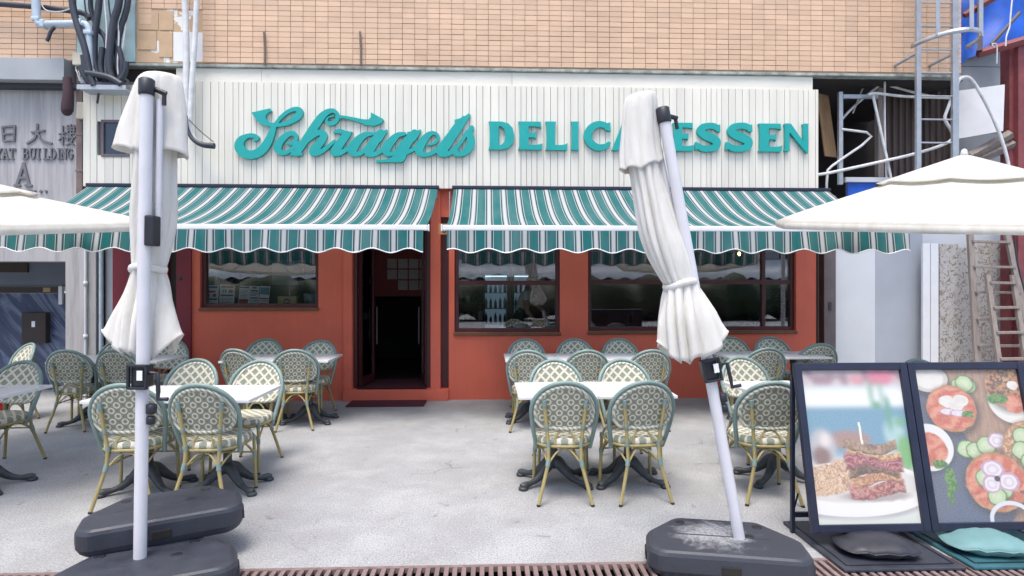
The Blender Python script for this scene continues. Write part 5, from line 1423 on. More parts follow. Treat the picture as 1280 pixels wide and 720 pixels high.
# ------------------------------------------------------------------ poster boards
def blob(X, Y, cx, cy, rx, ry, soft=.08):
    d = np.sqrt(((X - cx) / rx) ** 2 + ((Y - cy) / ry) ** 2); return np.clip((1 - d) / soft + .5, 0, 1)
def lay(img, m, col): 
    for c in range(3): img[..., c] = img[..., c] * (1 - m) + col[c] * m
def vnoise(X, Y, s, seed):
    r = np.random.RandomState(seed); g_ = r.rand(64, 64)
    x, y = (X * s) % 63, (Y * s) % 63; xi, yi = x.astype(int), y.astype(int); fx, fy = x - xi, y - yi
    fx, fy = fx * fx * (3 - 2 * fx), fy * fy * (3 - 2 * fy)
    return (g_[yi, xi] * (1 - fx) + g_[yi, xi + 1] * fx) * (1 - fy) + (g_[yi + 1, xi] * (1 - fx) + g_[yi + 1, xi + 1] * fx) * fy
def blur(im, r, n=2):
    for _ in range(n):
        for ax in (0, 1):
            p = np.pad(im, [(r, r) if i == ax else (0, 0) for i in range(3)], mode='edge'); c = np.cumsum(p, axis=ax)
            c = np.concatenate([np.zeros_like(np.take(c, [0], axis=ax)), c], axis=ax); m = im.shape[ax]
            im = (np.take(c, range(2 * r + 1, 2 * r + 1 + m), axis=ax) - np.take(c, range(0, m), axis=ax)) / (2 * r + 1)
    return im
def fbm(X, Y, s, seed): return (vnoise(X, Y, s, seed) + .5 * vnoise(X, Y, s * 2.1, seed + 50) + .25 * vnoise(X, Y, s * 4.3, seed + 90)) / 1.75
def sandwich(U, V):      # U across 0..1, V down 0..1.5
    im = np.zeros(U.shape + (3,)); im[...] = (.55, .60, .60)
    n1 = vnoise(U, V, 14, 1)
    lay(im, np.clip((.17 - V) / .03, 0, 1), (.50, .43, .44)); lay(im, np.clip((.17 - V) / .03, 0, 1) * (n1 > .5), (.30, .18, .22))
    lay(im, blob(U, V, .80, .07, .14, .08, .5), (.62, .16, .24)); lay(im, blob(U, V, .55, .10, .07, .05, .5), (.60, .25, .28))
    lay(im, np.clip((V - .19) / .03, 0, 1) * np.clip((.37 - V) / .02, 0, 1), (.72, .75, .75))
    lay(im, np.clip((V - .37) / .02, 0, 1) * np.clip((.95 - V) / .1, 0, 1), (.13, .29, .40))
    lay(im, np.clip((V - .85 + .1 * U) / .1, 0, 1), (.60, .64, .58))
    lay(im, blob(U, V, .40, .70, .22, .09, .25) * .9, (.36, .20, .15)); lay(im, blob(U, V, .14, .78, .13, .19, .2), (.42, .42, .44)); lay(im, blob(U, V, .12, .86, .09, .10, .3), (.22, .13, .12)); lay(im, blob(U, V, .17, .70, .05, .07, .3), (.66, .60, .56))
    lay(im, blob(U, V, .86, .63, .10, .15, .2), (.34, .52, .52)); lay(im, blob(U, V, .83, .44, .035, .18, .5), (.10, .32, .24)); lay(im, blob(U, V, .94, .84, .08, .18, .3), (.16, .40, .14)); lay(im, blob(U, V, .72, .36, .05, .04, .3), (.12, .34, .2)); lay(im, blob(U, V, .93, .53, .05, .05, .3), (.14, .38, .22))
    lay(im, blob(U, V, .68, .24, .03, .13, .6) * .8, (.20, .36, .24)); lay(im, blob(U, V, .78, .24, .025, .12, .6) * .7, (.20, .36, .24))
    im = blur(im, 5)
    wu, wv = U + .030 * (fbm(U, V, 16, 21) - .5), V + .030 * (fbm(U, V, 16, 22) - .5)
    fine, mid = fbm(U, V, 45, 2), fbm(U, V, 20, 3)
    lay(im, blob(U, V, .40, 1.20, .76, .27, .10), (.42, .42, .42)); lay(im, blob(U, V, .40, 1.17, .75, .26, .03), (.74, .73, .70)); lay(im, blob(U, V, .42, 1.13, .64, .17, .12), (.60, .58, .55))
    lay(im, np.clip((V - 1.42) / .06, 0, 1), (.58, .62, .56))
    lay(im, blob(wu, wv, .60, 1.24, .34, .05, .4) * .6, (.22, .16, .14))
    for i_, (cx, cy, rx, ry) in enumerate(((.16, 1.08, .24, .14), (.30, 1.02, .15, .13), (.05, 1.12, .15, .11))):
        m_ = blob(wu, wv, cx, cy, rx, ry, .18)
        st = .5 + .5 * np.sin(60 * (fbm(U, V, 9, 30 + i_) + .3 * U)); lay(im, m_, (.46, .27, .15))
        for c in range(3): im[..., c] = im[..., c] * (1 - m_ * st * .8) + (.74, .56, .38)[c] * m_ * st * .8
        lay(im, m_ * (fine > .62) * .6, (.24, .12, .07))
    def slab(cx, cy, rx, ry, col, light, fq, seed, dk=.5):
        sk = .035 * np.sin(U * 9 + seed) * (V * 0 + 1) + .02 * (fbm(U, V, 12, seed) - .5)
        m_ = np.clip((1 - np.maximum(np.abs((wu - cx) / rx) ** 1.0, np.abs((wv - cy - sk) / ry))) / .10 + .5, 0, 1)
        st = .5 + .5 * np.sin(fq * (V + .35 * fbm(U, V, 8, seed + 7)) * 6.28 + 8 * fbm(U, V, 22, seed + 3))
        lay(im, m_, col)
        for c in range(3): im[..., c] = im[..., c] * (1 - m_ * st * .75) + light[c] * m_ * st * .75
        lay(im, m_ * np.clip((fine - .55) * 6, 0, 1) * dk, (.07, .03, .03))
        lay(im, m_ * np.clip((wv - cy - sk) / ry - .55, 0, .45) * 1.4, (.08, .04, .04))
    slab(.62, 1.18, .27, .065, (.30, .07, .07), (.62, .32, .26), 14, 41)
    slab(.63, 1.08, .24, .055, (.40, .16, .08), (.64, .40, .20), 16, 42)
    slab(.61, 1.005, .24, .05, (.13, .075, .05), (.30, .20, .12), 9, 43)
    slab(.62, .91, .28, .075, (.26, .05, .07), (.58, .27, .26), 15, 44)
    slab(.63, .835, .26, .03, (.50, .28, .10), (.70, .48, .26), 10, 45)
    slab(.60, .765, .26, .05, (.24, .15, .095), (.44, .32, .21), 5, 46)
    lay(im, (np.abs(U - .525 - .03 * (V - .6)) < .011) * ((V > .53) & (V < .74)), (.74, .70, .56))
    return im
def platter(U, V):
    im = np.zeros(U.shape + (3,)); im[...] = (.095, .115, .165)
    wu, wv = U + .024 * (fbm(U, V, 18, 61) - .5), V + .024 * (fbm(U, V, 18, 62) - .5)
    fine, mid = fbm(U, V, 50, 5), fbm(U, V, 16, 6)
    w = np.clip((.27 - np.abs(wu - .50 - .12 * V + .10 * np.sin(V * 6))) / .03, 0, 1)
    lay(im, w, (.36, .23, .155)); lay(im, w * np.clip((vnoise(U * 3, V * .35, 30, 8) - .45) * 3, 0, 1) * .6, (.24, .14, .09))
    lay(im, blob(U, V, .38, 1.38, .38, .22, .06), (.085, .115, .18)); lay(im, blob(U, V, .10, 1.05, .18, .40, .1) * .9, (.10, .12, .175))
    def shade(cx, cy, r): lay(im, blob(U, V, cx + .015, cy + .03, r * 1.12, r * 1.12, .25) * .7, (.045, .04, .045))
    def bagel(cx, cy, r):
        shade(cx, cy, r); m_ = blob(wu, wv, cx, cy, r, r, .05); lay(im, m_, (.40, .185, .075)); lay(im, m_ * np.clip((mid - .5) * 4, 0, 1) * .6, (.56, .32, .15))
    def cuke(cx, cy, r):
        lay(im, blob(U, V, cx + .008, cy + .012, r * 1.1, r * 1.1, .3) * .5, (.06, .06, .05)); lay(im, blob(wu, wv, cx, cy, r, r, .1), (.10, .22, .06)); lay(im, blob(wu, wv, cx, cy, r * .88, r * .88, .12), (.42, .54, .30)); lay(im, blob(U, V, cx, cy, r * .5, r * .5, .5) * .6, (.56, .64, .44)); lay(im, blob(U, V, cx, cy, r * .4, r * .4, .3) * (fine > .55) * .4, (.34, .44, .2))
    def onion(cx, cy, rx, ry):
        for k_ in range(4):
            f_ = 1 - .23 * k_; lay(im, blob(wu, wv, cx, cy, rx * f_, ry * f_, .08), (.46, .30, .40) if k_ == 0 else (.66, .62, .64) if k_ % 2 else (.58, .50, .55))
    def salmon(cx, cy, r, sd):
        m_ = blob(wu, wv, cx, cy, r, r * .95, .08); st = .5 + .5 * np.sin(34 * (U * .7 + V + .35 * fbm(U, V, 7, sd)))
        lay(im, m_, (.50, .115, .065))
        for c in range(3): im[..., c] = im[..., c] * (1 - m_ * st * .7) + (.70, .33, .21)[c] * m_ * st * .7
        lay(im, m_ * np.clip((fine - .6) * 5, 0, 1) * .4, (.26, .05, .03))
    def white(cx, cy, rx, ry): m_ = blob(wu, wv, cx, cy, rx, ry, .12); lay(im, m_, (.66, .63, .57)); lay(im, m_ * np.clip((mid - .5) * 3, 0, 1) * .5, (.50, .46, .40))
    def herb(cx, cy, rx, ry): m_ = blob(U + .05 * (fine - .5), V + .05 * (fbm(U, V, 40, 77) - .5), cx, cy, rx, ry, .2); lay(im, m_, (.06, .17, .04)); lay(im, m_ * (fine > .5) * .7, (.16, .32, .08))
    shade(.14, .10, .16); lay(im, blob(U, V, .14, .10, .18, .135, .04), (.50, .48, .42)); white(.14, .10, .14, .105)
    cuke(.42, .17, .08); cuke(.50, .17, .08); cuke(.47, .15, .085)
    shade(.93, .30, .24); lay(im, blob(U, V, .93, .31, .26, .25, .04), (.66, .64, .58)); bagel(.90, .17, .23)
    lay(im, blob(wu, wv, .90, .17, .22, .20, .06) * np.clip((fine - .46) * 8, 0, 1), (.12, .075, .05)); white(.93, .17, .055, .045); salmon(.92, .36, .10, 71); herb(.76, .31, .10, .05)
    bagel(.31, .40, .235); salmon(.31, .40, .225, 72); 
    for (cx, cy) in ((.28, .33), (.36, .36), (.41, .32)): white(cx, cy, .075, .06)
    for (cx, cy) in ((.27, .43), (.37, .445)): onion(cx, cy, .075, .035)
    herb(.45, .46, .06, .03)
    shade(.04, .78, .2); lay(im, blob(U, V, .04, .78, .23, .23, .03), (.66, .66, .63)); salmon(.04, .80, .17, 73); herb(.12, .94, .07, .045)
    cuke(.39, .80, .09); cuke(.47, .82, .085); cuke(.58, .77, .09); onion(.69, .72, .095, .075)
    bagel(1.0, .80, .27); lay(im, blob(wu, wv, 1.0, .80, .26, .25, .06) * np.clip((fine - .5) * 8, 0, 1), (.56, .42, .28))
    for (cx, cy) in ((.93, .68), (.90, .82), (.97, .93)): cuke(cx, cy, .09)
    bagel(.62, 1.12, .285); salmon(.62, 1.12, .27, 74)
    cuke(.52, 1.08, .09); cuke(.66, 1.19, .10); cuke(.60, 1.26, .09); onion(.60, 1.0, .105, .095); onion(.73, 1.12, .10, .095); onion(.57, 1.14, .09, .085)
    lay(im, blob(U, V, .63, 1.09, .028, .028, .3), (.05, .05, .07))
    lay(im, np.clip(1 - np.abs((V - 1.32) - (U - .75) * .36) / .03, 0, 1) ** .4 * (U > .74), (.085, .06, .055)); lay(im, np.clip(1 - np.abs((V - 1.21) - (U - .8) * .2) / .018, 0, 1) ** .4 * (U > .82), (.13, .09, .07))
    rg = blob(U, V, .70, 1.47, .20, .17, .03) - blob(U, V, .70, 1.475, .165, .135, .03); lay(im, np.clip(rg, 0, 1), (.58, .61, .64))
    herb(.20, 1.10, .05, .12); herb(.17, 1.24, .03, .09)
    return im
def poster_board(px_tl, px_tr, label, fn, plate, platem):
    Yb, Yt = 3.50, 3.72
    zb, zt = .10, 1.085
    xa, xb = gx(px_tl, Yt), gx(px_tr, Yt)
    Wd = xb - xa; Hh = math.hypot(zt - zb, Yt - Yb); tl = math.atan2(Yt - Yb, zt - zb)
    D_ = root("poster_board", label, "poster board", ((xa + xb) / 2, Yb + .05, 0), (0, 0, 0), "poster boards on the paving")
    pn = bpy.data.objects.new("panel", None)
    o = Vector((0, -.05, zb))
    rotm = Euler((-tl, 0, 0))
    def loc(x, y, z): v = Vector((x, y, z)); v.rotate(rotm); return o + v
    bw = .046
    fr_ = MB()
    for c, d in (((-Wd / 2 + bw / 2, 0, Hh / 2), (bw, .034, Hh)), ((Wd / 2 - bw / 2, 0, Hh / 2), (bw, .034, Hh))): fr_.box(c, d, None, .005)
    for z_ in (bw / 2, Hh - bw / 2): fr_.box((0, .0005, z_), (Wd - 2 * bw, .033, bw), None, .005)
    fo = fr_.build("frame", MM['frame'], D_, o, rotm)
    MB().box((0, .013, Hh / 2), (Wd - .02, .006, Hh - .02)).build("backing", MM['black'], fo)
    nu, nv = 230, 345
    U, V = np.meshgrid(np.linspace(0, 1, nu + 1), np.linspace(0, 1.5, nv + 1))
    img = fn(U, V); img = img * .80 + img.mean(axis=2, keepdims=True) * .08 + .012
    w_, h_ = Wd - 2 * bw + .008, Hh - 2 * bw + .008
    m_ = MB().grid(lambda u, v: (-w_ / 2 + w_ * u, 0, h_ / 2 - h_ * v), nu, nv, 0, False)
    me = m_.mesh("poster", MM['print'])
    ca = me.color_attributes.new("print", 'FLOAT_COLOR', 'POINT')
    flat = np.ones((len(me.vertices), 4), np.float32); flat[:, :3] = np.clip(img.reshape(-1, 3), 0, 1)
    ca.data.foreach_set('color', flat.ravel())
    me.flip_normals() if False else None
    link("poster", me, fo, (0, .004, Hh / 2))
    for s_ in (-1, 1):
        MB().box((s_ * (Wd / 2 - .014), .20, .50), (.024, .024, 1.0), None, .003).build("support_post", MM['frame'], D_)
        MB().tube([(s_ * (Wd / 2 - .05), .20, .25), (s_ * (Wd / 2 - .05), .30, .02)], .006).build("stay", MM['frame'], D_)
    MB().box((0, .19, .12), (Wd - .05, .02, .03)).build("cross_bar", MM['frame'], D_)
    c, d = pbox(-Wd / 2 + .02, Wd / 2 - .02, -.35, .34, .002, .022); b_ = box_obj("base_plate", c, d, platem, D_, None, .008)
    rim = MB(); 
    for cc, dd in (((0, -.30, .012), (Wd - .14, .008, .006)), ((-Wd / 2 + .06, 0, .012), (.008, .6, .006)), ((Wd / 2 - .06, 0, .012), (.008, .6, .006))): rim.box(cc, dd)
    rim.build("plate_groove", MM['black'], b_)
    nk = MB().box((-.02, .08, .12), (.22, .06, .22), None, .01); nk.build("stand_foot", MM['black'], D_)
    return D_
poster_board(991, 1131, "black framed poster board showing a tall sandwich on a plate", sandwich, None, MM['tank'])
poster_board(1132, 1277, "black framed poster board showing bagels and cucumber slices", platter, None, MM['tealplate'])
def sandbag(loc, rz, m, label, sx=.44, sy=.30, sz=.11):
    b_ = MB()
    def f(u, v):
        a = 2 * math.pi * u; t = -math.pi / 2 + math.pi * v
        e = .62
        ca, sa, ct, st = math.cos(a), math.sin(a), math.cos(t), math.sin(t)
        pw_ = lambda c, e_: math.copysign(abs(c) ** e_, c)
        x = sx / 2 * pw_(ca, e) * pw_(ct, .8); y = sy / 2 * pw_(sa, e) * pw_(ct, .8)
        z = sz / 2 * st * (1 - .75 * (abs(x) / (sx / 2)) ** 3) * (1 + .25 * x / sx) + .006 * math.sin(x * 60 + y * 30) * ct
        return (x, y, z + sz / 2 - .1 * sz)
    b_.grid(f, 40, 18, 0, True, True)
    o = b_.build("sandbag", m, None, loc, (0, 0, rz)); 
    eq = [f(k_ / 40, .5) for k_ in range(40)]
    MB().tube(eq, .0045, 5, 0, 0, False, True).build("seam", m, o)
    return tag(o, label, "sandbag", "sandbags on the board plates")
sandbag((gx(1096, 3.40), 3.42, .020), R(-8), MM['blackbag'], "black sandbag on the plate under the sandwich poster")
sandbag((gx(1232, 3.40), 3.42, .022), R(-10), MM['tealbag'], "pale teal sandbag on the plate under the bagel poster", .44, .30, .115)

# ------------------------------------------------------------------ small things outside
tag(box_obj("door_mat", (gx(484, 8.12), 8.12, .010), (1.02, .40, .016), MM['mat'], None, None, .005), "dark maroon door mat before the red doorstep", "mat")
fe = root("fire_extinguisher", "red fire extinguisher standing by the marble entrance", "fire extinguisher", (gx(0.5, 7.0), 7.0, 0))
MB().lathe([(.06, 0), (.078, .01), (.08, .03), (.08, .42), (.06, .49), (.03, .52), (.025, .55)], 20).build("cylinder", MM['firered'], fe)
MB().box((0, 0, .57), (.05, .04, .05), None, .008).build("valve", MM['black'], fe)
MB().tube([(0, -.03, .585), (0, -.12, .62)], .009).tube([(0, -.03, .56), (0, -.11, .575)], .008).build("lever", MM['black'], fe)
MB().tube([(.02, 0, .57), (.09, 0, .55), (.10, -.02, .35), (.095, -.03, .15)], .010, 7, 4).build("hose", MM['black'], fe)

# ------------------------------------------------------------------ behind the glass
def flyer(px0, px1, py0, py1, Y, rects, label, tilt=0.0):
    p = at((px0 + px1) / 2, py1, Y); w_ = gx(px1, Y) - gx(px0, Y); h_ = gz(px0, py0, Y) - gz(px0, py1, Y)
    o = tag(MB().box((0, 0, h_ / 2), (w_, .004, h_)).build("leaflet", MM['paper'], None, p, (R(-6), tilt, 0)), label, "leaflet", "leaflets in the shop window")
    for (u0, u1, v0, v1, m_) in rects:
        MB().box(((u0 + u1) / 2 * w_ - w_ / 2, -.0032, h_ * (1 - (v0 + v1) / 2)), ((u1 - u0) * w_, .0016, (v1 - v0) * h_)).build("print_block", m_, o)
    return o
def lines(v0, n, u0=.08, u1=.92, m_=None, dv=.07): return [(u0, u1 - .1 * (i % 3), v0 + i * dv, v0 + i * dv + .022, m_ or MM['ink']) for i in range(n)]
YI = 8.53
flyer(253.5, 272.5, 356.5, 383.5, YI, [(.08, .92, .06, .16, MM['blueprint']), (.1, .8, .26, .36, MM['redprint']), (.2, .42, .44, .54, MM['redprint']), (.6, .85, .42, .56, MM['redprint']), (.08, .92, .62, .72, MM['blueprint'])] + lines(.77, 3), "white leaflet with a blue heading and blue footer in the shop window")
flyer(273.8, 292.5, 356, 383.5, YI, [(.08, .92, .06, .16, MM['redprint']), (.2, .28, .22, .38, MM['ink']), (.36, .44, .22, .38, MM['ink']), (.6, .88, .24, .38, MM['redprint']), (.08, .92, .46, .54, MM['blueprint'])] + lines(.62, 5, dv=.065), "white leaflet with a red heading in the shop window")
flyer(297.5, 310, 358, 383.5, YI, [(.05, .95, .03, .1, MM['ink']), (.05, .95, .64, .96, MM['redprint'])] + lines(.18, 6), "narrow leaflet with a red lower block in the shop window", R(3))
flyer(310.5, 322.5, 358, 383.5, YI, [(.25, .75, .05, .12, MM['redprint']), (.1, .9, .2, .26, MM['ink']), (.1, .9, .56, .62, MM['leaf'])] + lines(.32, 3) + lines(.7, 4), "narrow leaflet printed with lines of text in the shop window", R(2))
flyer(323, 335.5, 358, 383.5, YI, [(.05, .95, .06, .42, MM['tealwhite']), (.05, .95, .58, .64, MM['redprint'])] + lines(.7, 4), "narrow leaflet with a pale blue block in the shop window", R(3))
kb_ = root("kraft_box", "tan card box with a dark printed emblem in the shop window", "box", at(360, 384, 8.58))
box_obj("carton", (0, 0, .075), (.26, .09, .15), MM['kraft'], kb_, None, .004)
link("emblem", shape_mesh("emblem", [[(-.05, .06, .012), (0, .05, .03), (.05, .06, .012)], [(-.04, .085, .02), (0, .105, .03), (.04, .085, .02)], [(-.03, .04, .02), (.03, .04, .02)]], [], [], .003, .004, MM['ink'], .004), kb_, (0, -.047, 0))
c, d = pbox(W1[0] + .06, W1[1] - .06, YW + .13, YW + .45, W1[2] - .05, W1[2] + .03); tag(box_obj("window_shelf", c, d, MM['brown'], None, None, .004), "brown shelf inside the leaflet window", "shelf")
def bottle(x, y, z, r, h, m_, label, group):
    return tag(MB().lathe([(r * .9, 0), (r, .01), (r, h * .6), (r * .4, h * .78), (r * .36, h)], 10).build("bottle", m_, None, (x, y, z)), label, "bottle", group)
for i, pxx in enumerate((258, 264, 270, 276)):
    bottle(gx(pxx, 8.72), 8.72, W1[2] + .031, .035, .44 - .02 * (i % 2), MM['bottle'] if i % 2 else MM['wrap'], "slim bottle standing behind the leaflets in the shop window", "bottles behind the leaflets")
def leafy(name, loc, n, h, sp, label, pot=True, seed=1, llen=.16):
    rnd = random.Random(seed)
    r_ = root(name, label, "plant", loc)
    if pot: MB().lathe([(.06, 0), (.085, .02), (.10, .15), (.09, .16)], 16).build("pot", MM['wallg'], r_)
    lv = MB(); stm = MB()
    for i in range(n):
        a = rnd.uniform(0, 6.28); e = rnd.uniform(.35, 1.2); L = rnd.uniform(.6, 1.1) * h
        b0_ = Vector((.02 * math.cos(a), .02 * math.sin(a), .14 if pot else 0)); tip = b0_ + Vector((math.cos(a) * sp * e, math.sin(a) * sp * e, L))
        stm.tube([b0_, b0_.lerp(tip, .6) + Vector((0, 0, .04)), tip], .004, 4, 2)
        for q in range(5):
            c_ = b0_.lerp(tip, .35 + .16 * q); a2 = a + rnd.uniform(-1.6, 1.6); d_ = Vector((math.cos(a2), math.sin(a2), rnd.uniform(-.3, .5))).normalized() * llen * rnd.uniform(.6, 1.1)
            s_ = d_.cross(Vector((0, 0, 1))).normalized() * llen * .2
            m_ = c_ + d_ * .5 + Vector((0, 0, .02)); lv.add([c_, m_ + s_, c_ + d_, m_ - s_], [(0, 1, 2, 3)])
    stm.build("stem", MM['leaf'], r_); lv.build("foliage", MM['leaf'], r_)
    return r_
leafy("pot_plant", (gx(305, 8.95), 8.95, W1[2] - .1), 16, .35, .28, "leafy green pot plant behind the leaflets", True, 3, .2)
leafy("pot_plant", (gx(388, 8.72), 8.72, W1[2] + .031), 7, .12, .08, "small green plant beside the card box in the shop window", True, 5, .07)
leafy("pot_plant", (gx(982, 8.9), 8.9, W3[2] - .1), 14, .55, .2, "tall flowering plant inside the corner of the wide window", True, 8, .13)
cab = root("wall_cabinet", "dim grey cabinet hanging inside behind the card box", "cabinet", (gx(360, 10.0), 10.0, gz(360, 362, 10.0)))
box_obj("carcass", (0, 0, .25), (.42, .3, .36), MM['wallg'], cab, None, .01); box_obj("lid", (0, -.02, .445), (.50, .36, .03), MM['brownsteel'], cab, None, .004)
# drinks coolers
def cooler(px0, px1, Y, label, seed):
    w_ = gx(px1, Y) - gx(px0, Y)
    c_ = root("drinks_cooler", label, "cooler", (gx((px0 + px1) / 2, Y), Y + .3, .05), (0, 0, 0), "lit drinks coolers")
    cs = MB(); H = 1.95
    for c, d in (((-w_ / 2 + .02, 0, H / 2), (.04, .6, H)), ((w_ / 2 - .02, 0, H / 2), (.04, .6, H)), ((0, .001, H - .1), (w_ - .08, .598, .2)), ((0, .001, .1), (w_ - .08, .598, .2))): cs.box(c, d, None, .003)
    cs.build("cabinet", MM['black'], c_)
    MB().box((0, .27, H / 2), (w_ - .082, .02, H - .42)).build("back_panel", MM['coolback'], c_)
    MB().box((0, -.2, H - .225), (w_ - .1, .06, .02)).build("light_strip", MM['glow'], c_)
    rnd = random.Random(seed)
    for s_ in range(5):
        z = .26 + s_ * .29
        sh_ = MB().box((0, .02, z), (w_ - .09, .42, .012)).build("shelf", MM['steel'], c_)
        n = max(3, int((w_ - .1) / .075)); bt = MB()
        for i in range(n):
            x = -w_ / 2 + .08 + i * (w_ - .16) / max(1, n - 1); r_ = .026; h_ = rnd.uniform(.15, .22)
            bt.lathe([(r_, z + .006), (r_, z + h_ * .65), (r_ * .4, z + h_ * .85), (r_ * .4, z + h_)], 8, (x, -.08, 0), rnd.randrange(4))
        bt.build("bottles", [MM['bottle'], MM['redprint'], MM['tealwhite'], MM['wrap']], sh_)['kind'] = 'stuff'
    MB().box((0, -.305, H / 2), (w_ - .08, .008, H - .42)).build("glass_door", MM['glass'], c_)
    MB().tube([(w_ / 2 - .06, -.34, .8), (w_ / 2 - .06, -.34, 1.3)], .01).build("handle", MM['steel'], c_)
cooler(602, 637, 10.9, "lit drinks cooler seen through the window, behind the dark chairs", 1)
cooler(640, 664, 10.9, "narrower lit drinks cooler seen through the window, behind the person", 2)
sf = root("bottle_shelf", "dim wall shelf with glasses and boxes inside the window", "shelf", (gx(585, 10.6), 10.6, .05))
for i in range(5):
    z = .62 + i * .31
    b_ = MB().box((0, 0, z), (.56, .3, .02)).build("shelf_board", MM['brown'], sf)
for s_ in (-1, 1): MB().box((s_ * .29, 0, 1.0), (.02, .3, 2.0)).build("upright", MM['maroon'], sf)
for i in range(4):
    for j in range(5):
        z = .68 + i * .31
        tag(MB().lathe([(.03, 0), (.038, .02), (.042, .12 + .03 * ((i + j) % 2)), (.03, .13 + .03 * ((i + j) % 2))], 10).build("glass_jar", MM['bottle'] if (i * 2 + j) % 3 else MM['wrap'], None, (sf.location.x - .22 + j * .11, 10.55, z + .005)), "small jar standing on the dim shelf inside the window", "jar", "jars on the dim shelf")
# dark bentwood chairs inside
def inner_chair(px, Y, rz):
    c_ = root("bentwood_chair", "dark bentwood chair standing inside behind the shop windows", "chair", (gx(px, Y), Y, .05), (0, 0, R(rz)), "dark chairs inside the shop")
    MB().tube([(-.2, -.2, .45), (-.21, -.25, .8), (-.12, -.29, 1.05), (0, -.3, 1.1), (.12, -.29, 1.05), (.21, -.25, .8), (.2, -.2, .45)], .018, 8, 4).build("back_hoop", MM['black'], c_)
    for i in range(5): MB().tube([(-.12 + i * .06, -.2, .45), (-.13 + i * .065, -.275, 1.0 + (.06 if 0 < i < 4 else 0))], .009, 6).build("spindle", MM['steel'] if False else MM['ink'], c_)
    MB().lathe([(.2, .43), (.21, .44), (.21, .46), (.19, .47)], 20).build("seat", MM['black'], c_)
    for sx in (-1, 1):
        for sy in (-1, 1): MB().tube([(sx * .15, sy * .15, .44), (sx * .19, sy * .2, 0)], .015, 7).build("leg", MM['black'], c_)
inner_chair(622, 9.7, 60); inner_chair(634, 9.5, 75)
for px_, Y_, a_ in ((765, 9.5, 70), (792, 9.9, 90), (905, 9.6, -60), (930, 10.0, 100), (950, 9.5, -80)): inner_chair(px_, Y_, a_)
for px_, Y_, lb_ in ((780, 9.6, 'dark dining table inside the wide window beside the leaning parasol'), (925, 9.7, 'dark dining table inside the wide window under the pendant lamp')):
    q_ = root('dining_table', lb_, 'table', (gx(px_, Y_), Y_, .05), (0, 0, 0), 'dark dining tables inside')
    MB().box((0, 0, .74), (.8, .7, .03), None, .004).build('tabletop', MM['brown'], q_)
    MB().lathe([(.2, 0), (.2, .02), (.03, .05), (.03, .73)], 14).build('pedestal', MM['black'], q_)
it = root("dining_table", "dark dining table inside the window beneath the person's hands", "table", (gx(690, 9.55), 9.55, .05))
MB().box((0, 0, .88), (.9, .7, .03), None, .004).build("tabletop", MM['brown'], it)
MB().lathe([(.2, 0), (.2, .02), (.03, .05), (.03, .87)], 14).build("pedestal", MM['black'], it)
for i, (dx, m_) in enumerate(((-.1, MM['wrap']), (.12, MM['paper']))):
    tag(MB().lathe([(.03, 0), (.045, .01), (.055, .1), (.03, .15), (.028, .19)], 12).build("vase", m_, None, (it.location.x + dx, 9.35, .945)), ("rounded white vase" if i == 0 else "paper white jug") + " on the dark table inside the window", "vase")
# ceiling lamp inside the wide window
lp = root("pendant_lamp", "small glowing amber pendant lamp inside the wide window", "lamp", (gx(924, 9.2), 9.2, gz(924, 318, 9.2)))
MB().lathe([(.008, -.025), (.024, 0), (.010, .03)], 12).build("bulb", MM['bulb'], lp)
MB().tube([(0, 0, .05), (0, 0, 2.9 - lp.location.z)], .006, 6).build("cord", MM['black'], lp)

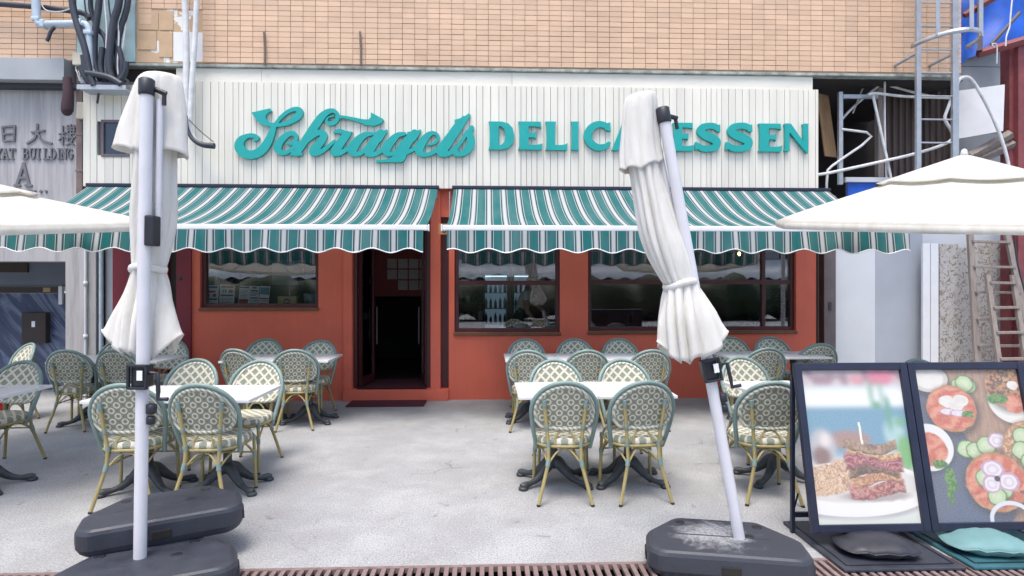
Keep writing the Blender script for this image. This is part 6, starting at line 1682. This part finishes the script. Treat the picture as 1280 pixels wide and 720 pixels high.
# ------------------------------------------------------------------ person inside, leaning over the table
def person():
    Yp = 9.15; X0 = gx(650, Yp)
    bm = bmesh.new(); me = bpy.data.meshes.new("person")
    pts = {}; rad = {}
    def V_(n, p, r): pts[n] = bm.verts.new(p); rad[n] = r
    V_('pel', (0, 0, .98), (.16, .12)); V_('sp1', (.03, 0, 1.12), (.145, .11)); V_('sp2', (.09, 0, 1.30), (.165, .115)); V_('chest', (.13, 0, 1.40), (.16, .105)); V_('neck', (.18, 0, 1.50), (.055, .055)); V_('h0', (.215, 0, 1.58), (.075, .08)); V_('h1', (.235, 0, 1.68), (.085, .095)); V_('h2', (.235, 0, 1.74), (.06, .07))
    for s, n in ((-1, 'r'), (1, 'l')):
        V_('sh' + n, (.12, s * .18, 1.42), (.06, .06))
        if s < 0: el, wr, hn = (.17, -.24, 1.15), (.30, -.20, .98), (.35, -.18, .945)
        else: el, wr, hn = (.30, .24, 1.20), (.46, .16, 1.06), (.51, .13, 1.02)
        V_('el' + n, el, (.042, .042)); V_('wr' + n, wr, (.028, .028)); V_('hn' + n, hn, (.034, .022))
        d = (Vector(hn) - Vector(wr)).normalized()
        for i in range(4):
            sd = Vector((0, 1, 0)) * (-.027 + .018 * i)
            k1 = Vector(hn) + d * .045 + sd; k2 = k1 + (d + Vector((0, 0, -.4))).normalized() * (.035 + .006 * (1.5 - abs(i - 1.5))); k3 = k2 + Vector((.01, 0, -.028))
            V_('f%s%d1' % (n, i), k1, (.009, .009)); V_('f%s%d2' % (n, i), k2, (.0085, .0085)); V_('f%s%d3' % (n, i), k3, (.007, .007))
        V_('t%s1' % n, Vector(hn) + Vector((.0, s * -.035, .0)), (.011, .011)); V_('t%s2' % n, Vector(hn) + Vector((.035, s * -.05, -.012)), (.009, .009))
        V_('hp' + n, (.0, s * .09, .90), (.095, .10)); V_('kn' + n, (.03 if s > 0 else -.02, s * .1, .50), (.062, .065)); V_('an' + n, (.0 if s > 0 else -.06, s * .1, .09), (.042, .045)); V_('to' + n, (.15 if s > 0 else .09, s * .11, .04), (.04, .03))
    bm.verts.index_update()
    E = [('pel', 'sp1'), ('sp1', 'sp2'), ('sp2', 'chest'), ('chest', 'neck'), ('neck', 'h0'), ('h0', 'h1'), ('h1', 'h2')]
    for n in 'rl':
        E += [('chest', 'sh' + n), ('sh' + n, 'el' + n), ('el' + n, 'wr' + n), ('wr' + n, 'hn' + n), ('pel', 'hp' + n), ('hp' + n, 'kn' + n), ('kn' + n, 'an' + n), ('an' + n, 'to' + n), ('hn' + n, 't%s1' % n), ('t%s1' % n, 't%s2' % n)]
        for i in range(4): E += [('hn' + n, 'f%s%d1' % (n, i)), ('f%s%d1' % (n, i), 'f%s%d2' % (n, i)), ('f%s%d2' % (n, i), 'f%s%d3' % (n, i))]
    for a, b in E: bm.edges.new((pts[a], pts[b]))
    bm.to_mesh(me); order = list(pts.keys()); bm.free()
    ob = bpy.data.objects.new("person", me); COL.objects.link(ob)
    sk = ob.modifiers.new("skin", 'SKIN'); sb_ = ob.modifiers.new("sub", 'SUBSURF'); sb_.levels = 2; sb_.render_levels = 2
    for i, n in enumerate(order):
        me.skin_vertices[0].data[i].radius = rad[n]; me.skin_vertices[0].data[i].use_root = (n == 'pel')
    dg = bpy.context.evaluated_depsgraph_get(); dg.update()
    ev = ob.evaluated_get(dg); nm = bpy.data.meshes.new_from_object(ev)
    ob.modifiers.clear(); ob.data = nm; nm.name = "person"
    nm.materials.clear()
    for m_ in ('skin', 'shirt', 'apron', 'trouser', 'black', 'hair'): nm.materials.append(MM[m_])
    for p in nm.polygons:
        c = p.center; mi = 0; p.use_smooth = True
        arm = (abs(c.y) > .17 and c.z > .9) or (c.x > .27 and c.z < 1.4)
        if c.z < .1: mi = 4
        elif c.z < .99 and not (c.x > .2): mi = 3
        elif c.z < 1.2 and not arm: mi = 2
        elif c.z < 1.47 and not (arm and c.z < 1.33): mi = 1
        elif c.z > 1.66 or (c.z > 1.55 and c.x < .20): mi = 5
        p.material_index = mi
    ob.location = (X0 - .02, Yp, .05); ob.rotation_euler = (0, 0, R(-12))
    tag(ob, "person in a cream top and black apron leaning over a table inside the window", "person")
    hb = MB()
    for s in (-1, 1):
        hb.lathe([(.004, 0), (.011, .006), (.012, .014), (.004, .02)], 8, (.305, s * .032, 1.66))
    hb.build("eyes", MM['ink'], ob)
    MB().tube([(.318, 0, 1.665), (.345, 0, 1.625), (.315, 0, 1.615)], [.008, .014, .01], 6).build("nose", MM['skin'], ob)
    MB().tube([(.298, -.025, 1.588), (.308, 0, 1.586), (.298, .025, 1.588)], .006, 6).build("mouth", MM['redprint'], ob)
person()
